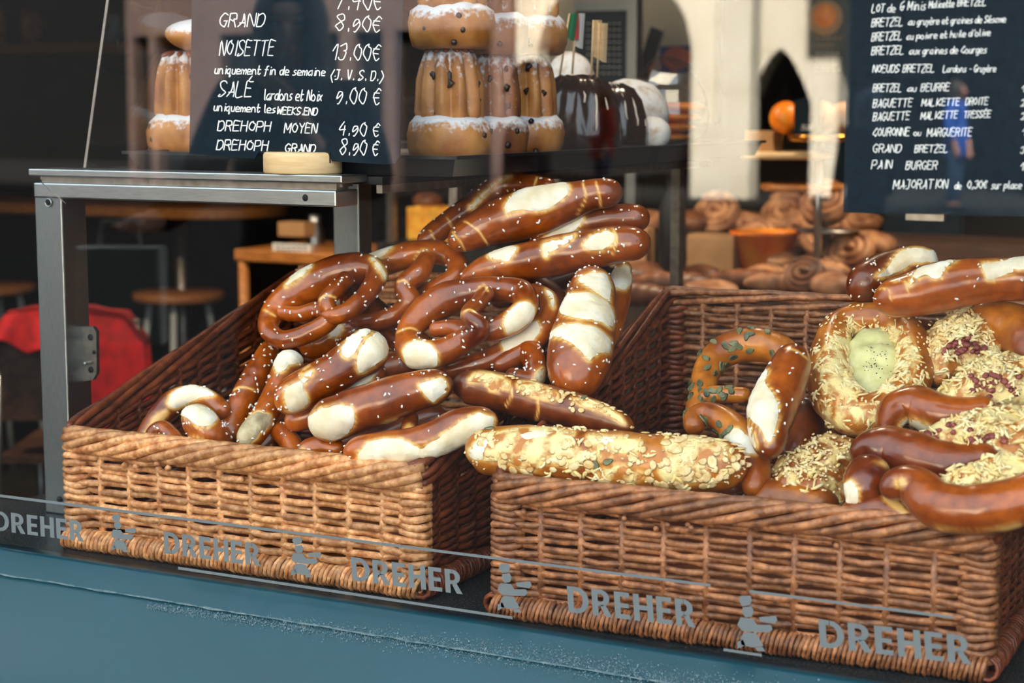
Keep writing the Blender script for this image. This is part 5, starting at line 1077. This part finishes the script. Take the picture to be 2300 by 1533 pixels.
# tiered wooden stand
yt = yc+.55
cx = on(1840, 350, 'y', yt).x; bs = zc
ts = thing('tiered_stand', 'tiered stand with round wooden boards on a metal rod, left of the right price board', 'cake stand', (cx, yt, bs))
b = M(); zz = on(1845, 300, 'y', yt).z; b.tube([V((cx, yt, bs)), V((cx, yt, zz))], .009, 12); link('rod', b, 'steel', ts)
for (v, u, r, mt) in ((415, 1805, .10, 'wood_warm'), (342, 1768, .105, 'wood_pale'), (303, 1852, .085, 'brass')):
    q = on(u, v, 'y', yt); b = M(); b.lathe(V((q.x, yt, q.z-.014)), [(r*.96, 0), (r, .004), (r, .012), (r*.97, .016), (.002, .016)], 40); link('round_board', b, mt, ts)
q = on(1708, 330, 'y', yt-.02); zb = on(1768, 342, 'y', yt).z+.002
b = M(); b.box((q.x-.035, yt-.03, zb), (q.x+.035, yt+.04, zb+.048)); bevel(single('cake_box', b, 'card', 'tan cardboard box on the pale round board of the tiered stand', 'box', smooth=False))
zb = on(1852, 303, 'y', yt).z+.002
for i, (u, m_, lb) in enumerate(((1762, 'orange', 'orange glazed bun left of the black card on the top board'), (1850, 'pastry', 'glazed bun right of the black card on the top board'), (1892, 'pastry', 'split bun touching the edge of the right price board'), (1825, 'pastry_dark', 'dark glazed bun behind the black card on the top board'))):
    q = on(u, 280, 'y', yt); b = M(); b.blob(V((q.x, yt+(.0 if i < 3 else .05), zb+.037)), V((.034, 0, 0)), V((0, .04, 0)), V((0, 0, .038)), 18, 10, .1, 30); single('glazed_bun', b, m_, lb, 'bun', 'glazed buns on the tiered stand')
q = on(1812, 262, 'y', yt-.06); b = M(); b.box((on(1784, 262, 'y', yt-.06).x, yt-.062, zb), (on(1842, 262, 'y', yt-.06).x, yt-.056, on(1812, 222, 'y', yt-.06).z)); k1 = single('price_card', b, 'slate', 'black price card among the buns on the top board of the tiered stand', 'price card', smooth=False)
handwriting(k1, '3,20', 1800, 290, 26, 9, 0, yt-.0625, pen=1, name='card_writing')
# tall black board with the orange roundel
yb = 3.4
a, c_ = on(1824, -60, 'y', yb), on(1930, 215, 'y', yb)
cb = thing('tall_menu_board', 'tall black board with an orange roundel, left of the right price board', 'menu board', V((a.x, yb, 0)))
b = M(); b.box((a.x, yb, 0), (c_.x+.3, yb+.03, a.z)); link('panel', b, 'slate', cb, False)
q = on(1854, 40, 'y', yb-.004); b = M(); r = 34/F*depth(q); b.tube([q, q+V((0, .004, 0))], r*1.15, 32); link('roundel', b, 'card', cb)
b = M(); q2 = on(1852, 36, 'y', yb-.006); b.tube([q2, q2+V((0, .003, 0))], r*.78, 28); link('roundel', b, 'orange', cb)
for k, (v, w_) in enumerate(((84, 60), (99, 40), (118, 52), (130, 60), (142, 48), (154, 56))):
    handwriting(cb, 'MENU DU JOUR'[:6+k] if 0 else '- - - - -', 1832, v+5, w_, 7, 0, yb-.001, 'card' if k < 2 else 'paper', 1.6, name='chalk_line')
# blackboard with pale frame, poster, dark tilted card
yb2 = 3.0
a, c_ = on(1292, 26, 'y', yb2), on(1410, 182, 'y', yb2)
mb = thing('wall_menu', 'blackboard menu in a pale frame behind the flag sticks', 'menu board', V((a.x, yb2, 0)))
b = M(); b.box((a.x, yb2, c_.z-.1), (c_.x, yb2+.02, a.z)); link('panel', b, 'slate', mb, False)
b = M(); b.box((c_.x, yb2-.01, 0), (c_.x+.03, yb2+.03, a.z+.3)); b.box((a.x, yb2-.01, a.z), (c_.x, yb2+.03, a.z+.03)); link('frame', b, 'steel', mb, False)
for k in range(9): handwriting(mb, '- - - - - - -', 1318, 55+k*14, 76, 6, 0, yb2-.001, 'paper', .9, name='chalk_line')
# pale partition wall and posters
b = M(); b.box((on(1180, 300, 'y', 3.6).x, 3.6, 1.36), (on(1600, 300, 'y', 3.6).x, 3.66, ZC)); struct('wall_partition', b, 'wall_cream')
a, c_ = on(1482, 104, 'y', 3.58), on(1542, 162, 'y', 3.58); b = M(); b.box((a.x, 3.58, c_.z), (c_.x, 3.6, a.z)); po_ = single('wall_poster', b, 'blue_poster', 'blue poster with a coral patch on the pale wall', 'poster', smooth=False)
q = on(1520, 130, 'y', 3.577); b = M(); b.blob(q, V((.05, 0, 0)), V((0, .004, 0)), V((0, 0, .035)), 16, 8, .3, 20); link('coral_patch', b, 'pink_poster', po_)
P = [on(u, v, 'y', 3.2) for u, v in ((1462, 60), (1488, 72), (1450, 190), (1422, 185))]; b = M(); b.add(P+[p+V((0, .01, 0)) for p in P], [(0, 1, 2, 3), (7, 6, 5, 4), (0, 4, 5, 1), (1, 5, 6, 2), (2, 6, 7, 3), (3, 7, 4, 0)])
single('tilted_card', b, 'black', 'dark tilted card leaning between the blackboard and the blue poster', 'card', smooth=False)
# unseen ceiling lamps, added to brighten the counter, furniture and display
def lamp(x, y, z, label, power=52):
    root = thing('fill_lamp', label, 'lamp', (x, y, ZC), 'added ceiling lamps')
    b = M(); b.tube([V((x, y, ZC)), V((x, y, z+.14))], .004, 6); link('cord', b, 'black', root)
    b = M(); b.lathe(V((x, y, z)), [(.13, 0), (.125, .03), (.05, .11), (.02, .14)], 28); link('lamp_shade', b, 'black', root)
    b = M(); b.blob(V((x, y, z+.03)), V((.035, 0, 0)), V((0, .035, 0)), V((0, 0, .04)), 12, 8); link('bulb', b, 'lamp_glow', root)
    l = bpy.data.lights.new('fill_light', 'SPOT'); l.energy = power; l.color = (1, .80, .58); l.spot_size = 2.4; l.spot_blend = .6; l.shadow_soft_size = .06
    lo = bpy.data.objects.new('fill_light', l); sc.collection.objects.link(lo); lo.location = (x, y, z-.03); lo.parent = root; lo.matrix_parent_inverse = Matrix.Translation((-x, -y, -ZC))
lamp(-.75, 2.5, 2.15, 'unseen black pendant lamp added to light the left end of the back counter'); lamp(.1, 2.5, 2.15, 'unseen black pendant lamp added to light the middle of the back counter'); lamp(-2.3, 1.9, 2.2, 'unseen black pendant lamp added to light the bar table side', 90); lamp(-3.7, 1.7, 2.2, 'unseen black pendant lamp added to light the stools and the red coat', 80)
lamp(-1.0, .9, 2.14, 'unseen black pendant lamp added over the window display as fill', 9)

# ------------------------------------------------------------------ people in the street, seen mirrored in the pane
def person(c, h, face, label, coat, hood, legs, raise_=False, seed=0):
    """standing figure: one continuous skinned body, clothes and hair as children; face = heading angle"""
    s = h/1.7; c = V(c); root = thing('person', label, 'person', c); ca, sa = math.cos(face), math.sin(face)
    def W(x, y, z): return c+V((x*ca-y*sa, x*sa+y*ca, z))*1 if 0 else c+V(((x*ca-y*sa)*s, (x*sa+y*ca)*s, z*s))
    def skin(name, J, E, mt, parent, lev=2):
        me = bpy.data.meshes.new(name); me.from_pydata([tuple(W(*j[:3])) for j in J], E, []); me.materials.append(MATS[mt]); o = bpy.data.objects.new(name, me); sc.collection.objects.link(o)
        o.parent = parent
        if not parent.parent: o.matrix_parent_inverse = Matrix.Translation(-V(parent.location))
        sk = o.modifiers.new('skin', 'SKIN'); sk.use_smooth_shade = True; sb_ = o.modifiers.new('sub', 'SUBSURF'); sb_.levels = sb_.render_levels = lev
        for i, j in enumerate(J): me.skin_vertices[0].data[i].radius = (j[3]*s, (j[4] if len(j) > 4 else j[3])*s)
        me.skin_vertices[0].data[0].use_root = True; return o
    # +y is the front of the figure
    arm = lambda sx: (([(sx*.17, 0, 1.40, .055), (sx*.27, -.01, 1.15, .042), (sx*.36, .15, 1.08, .032), (sx*.39, .21, 1.08, .026, .034)] if raise_ else [(sx*.17, 0, 1.40, .055), (sx*.23, -.02, 1.14, .042), (sx*.22, .08, .92, .032), (sx*.215, .10, .84, .026, .034)]) if not (raise_ and sx > 0) else [(sx*.17, 0, 1.40, .055), (sx*.24, .08, 1.16, .042), (sx*.08, .25, 1.28, .032), (sx*.04, .27, 1.36, .026, .034)])
    J = [(0, 0, .95, .10, .075), (0, 0, 1.12, .095, .07), (0, 0, 1.32, .115, .075), (0, 0, 1.44, .055), (0, .01, 1.52, .052), (0, .02, 1.60, .078, .092), (0, .015, 1.67, .07, .08)]
    E = [(0, 1), (1, 2), (2, 3), (3, 4), (4, 5), (5, 6)]
    for sx in (-1, 1):
        b0 = len(J); J += [(sx*.09, 0, .84, .06), (sx*.10, .02, .48, .045), (sx*.10, -.02, .09, .038), (sx*.11, .12, .03, .035)]; E += [(0, b0), (b0, b0+1), (b0+1, b0+2), (b0+2, b0+3)]
        b0 = len(J); A_ = arm(sx); J += A_; E += [(2, b0)]+[(b0+i, b0+i+1) for i in range(3)]
        hx = V(A_[3][:3]); dr = (V(A_[3][:3])-V(A_[2][:3])).normalized()
        for k in range(4):
            o_ = V((sx*0, (k-1.5)*.017, 0)) if not (raise_ and sx > 0) else V(((k-1.5)*.017, 0, 0))
            L_ = (.075, .085, .08, .065)[k]; i0 = len(J); p1 = hx+dr*.05+o_; p2 = p1+dr*L_*.55+V((-sx*.008, 0, 0)); p3 = p1+dr*L_+V((-sx*.022, 0, 0))
            J += [tuple(p1)+(.0095,), tuple(p2)+(.0085,), tuple(p3)+(.007,)]; E += [(b0+3, i0), (i0, i0+1), (i0+1, i0+2)]
        i0 = len(J); p1 = hx+dr*.01+V((-sx*.03, .022, 0)); J += [tuple(p1)+(.010,), tuple(p1+dr*.035+V((-sx*.006, .008, 0)))+(.0085,)]; E += [(b0+3, i0), (i0, i0+1)]
    skin('body', J, E, 'skin', root)
    # coat, trousers, shoes
    Jc = [(0, 0, .95, .17, .13), (0, 0, 1.12, .15, .115), (0, 0, 1.34, .178, .125), (0, 0, 1.45, .08), (0, 0, .66, .18, .15)]; Ec = [(0, 1), (1, 2), (2, 3), (0, 4)]
    for sx in (-1, 1):
        b0 = len(Jc); A_ = arm(sx); Jc += [A_[0][:3]+(.075,), A_[1][:3]+(.062,), A_[2][:3]+(.048,)]; Ec += [(2, b0), (b0, b0+1), (b0+1, b0+2)]
    skin('coat', Jc, Ec, coat, root)
    Jt = [(0, 0, .95, .10, .08)]; Et = []
    for sx in (-1, 1): b0 = len(Jt); Jt += [(sx*.095, 0, .80, .082), (sx*.10, .02, .48, .068), (sx*.10, -.02, .10, .055)]; Et += [(0, b0), (b0, b0+1), (b0+1, b0+2)]
    skin('trousers', Jt, Et, legs, root)
    for sx in (-1, 1):
        b = M(); b.blob(W(sx*.105, .06, .045), (W(sx*.105+.05, .06, .045)-W(sx*.105, .06, .045)), (W(sx*.105, .20, .045)-W(sx*.105, .06, .045)), V((0, 0, .045*s)), 14, 8); link('shoe', b, 'black', root)
    # face
    for sx in (-1, 1):
        b = M(); b.blob(W(sx*.032, .108, 1.605), (W(.014, 0, 0)-W(0, 0, 0)), (W(0, .006, 0)-W(0, 0, 0)), V((0, 0, .007*s)), 10, 6); link('eye', b, 'hair', root)
        b = M(); b.blob(W(sx*.032, .106, 1.628), (W(.02, 0, 0)-W(0, 0, 0)), (W(0, .006, 0)-W(0, 0, 0)), V((0, 0, .004*s)), 10, 6); link('eyebrow', b, 'hair', root)
        b = M(); b.blob(W(sx*.084, .015, 1.60), (W(.012, 0, 0)-W(0, 0, 0)), (W(0, .02, 0)-W(0, 0, 0)), V((0, 0, .03*s)), 10, 6); link('ear', b, 'skin', root)
    b = M(); b.blob(W(0, .118, 1.58), (W(.013, 0, 0)-W(0, 0, 0)), (W(0, .022, 0)-W(0, 0, 0)), V((0, 0, .026*s)), 10, 6); link('nose', b, 'skin', root)
    b = M(); b.blob(W(0, .105, 1.538), (W(.026, 0, 0)-W(0, 0, 0)), (W(0, .008, 0)-W(0, 0, 0)), V((0, 0, .009*s)), 10, 6); link('mouth', b, 'pink_poster', root)
    # hair or hood: a shell round the back and top of the head
    b = M(); cc = W(0, -.012, 1.60); ux_ = W(1, 0, 0)-W(0, 0, 0); uy_ = W(0, 1, 0)-W(0, 0, 0); n = 24; vs = []; rx, ry, rz_ = (.105, .12, .135) if hood else (.096, .112, .125)
    for i in range(13):
        ph = math.pi*i/12*.86
        for j in range(n+1):
            th = math.pi*(.5+.17)+(2*math.pi-.34*math.pi)*j/n
            vs.append(cc+ux_*(rx*math.sin(ph)*math.cos(th))*1+uy_*(ry*math.sin(ph)*math.sin(th))+V((0, 0, rz_*s*math.cos(ph)*(1 if math.cos(ph) > 0 else 1.7))))
    for i in range(12):
        for j in range(n): a = i*(n+1)+j; b.f.append((a, a+1, a+n+2, a+n+1))
    b.v = vs; o = link('hood' if hood else 'hair', b, hood or 'hair', root); so2 = o.modifiers.new('thick', 'SOLIDIFY'); so2.thickness = .022*s; so2.offset = 0
    return root, W
def mirrored(u, v, d): p = deep(u, v, d); return V((p.x, 2*G-p.y, p.z))
p = mirrored(655, 90, 5.0); h = p.z+.16
wm, Wm = person((p.x, p.y, -.02), h, -.5, 'woman in a dark coat with a raised hand, mirrored in the left price board', 'coat_dark', None, 'coat_dark', True)
b = M(); q = Wm(-.42, .28, .90); e1 = (Wm(.11, 0, 0)-Wm(0, 0, 0)); e2 = (Wm(.0, .05, 0)-Wm(0, 0, 0)); b.obox(q, e1, e2, V((0, 0, .13))); b.tube([q+e1*.5+V((0, 0, .13)), q+e1*.4+V((0, 0, .20)), q-e1*.4+V((0, 0, .20)), q-e1*.5+V((0, 0, .13))], .004, 6); single('paper_bag', b, 'paper', 'white paper bag carried by the woman in the dark coat', 'bag', smooth=False)
p = mirrored(1187, 215, 9.0); person((p.x, p.y, -.02), 1.62, 1.2, 'passer-by in a dark coat, mirrored over the row of ring cakes', 'coat_dark', 'coat_dark', 'coat_dark')
p = mirrored(1355, 235, 24.5); person((p.x, p.y, -.02), 1.64, .6, 'passer-by in a red jacket, mirrored over the chocolate cake', 'red_cloth', None, 'jeans')
p = mirrored(1950, 245, 12.0); person((p.x, p.y, -.02), p.z+.12, 2.3, 'passer-by in a grey hood and dark coat, mirrored in the right price board', 'coat_dark', 'hood_grey', 'coat_dark')
p = mirrored(2150, 190, 24.0); person((p.x, p.y, -.02), 1.74, -1.4, 'passer-by in a blue jacket and jeans, mirrored in the right price board', 'coat_blue', None, 'jeans')
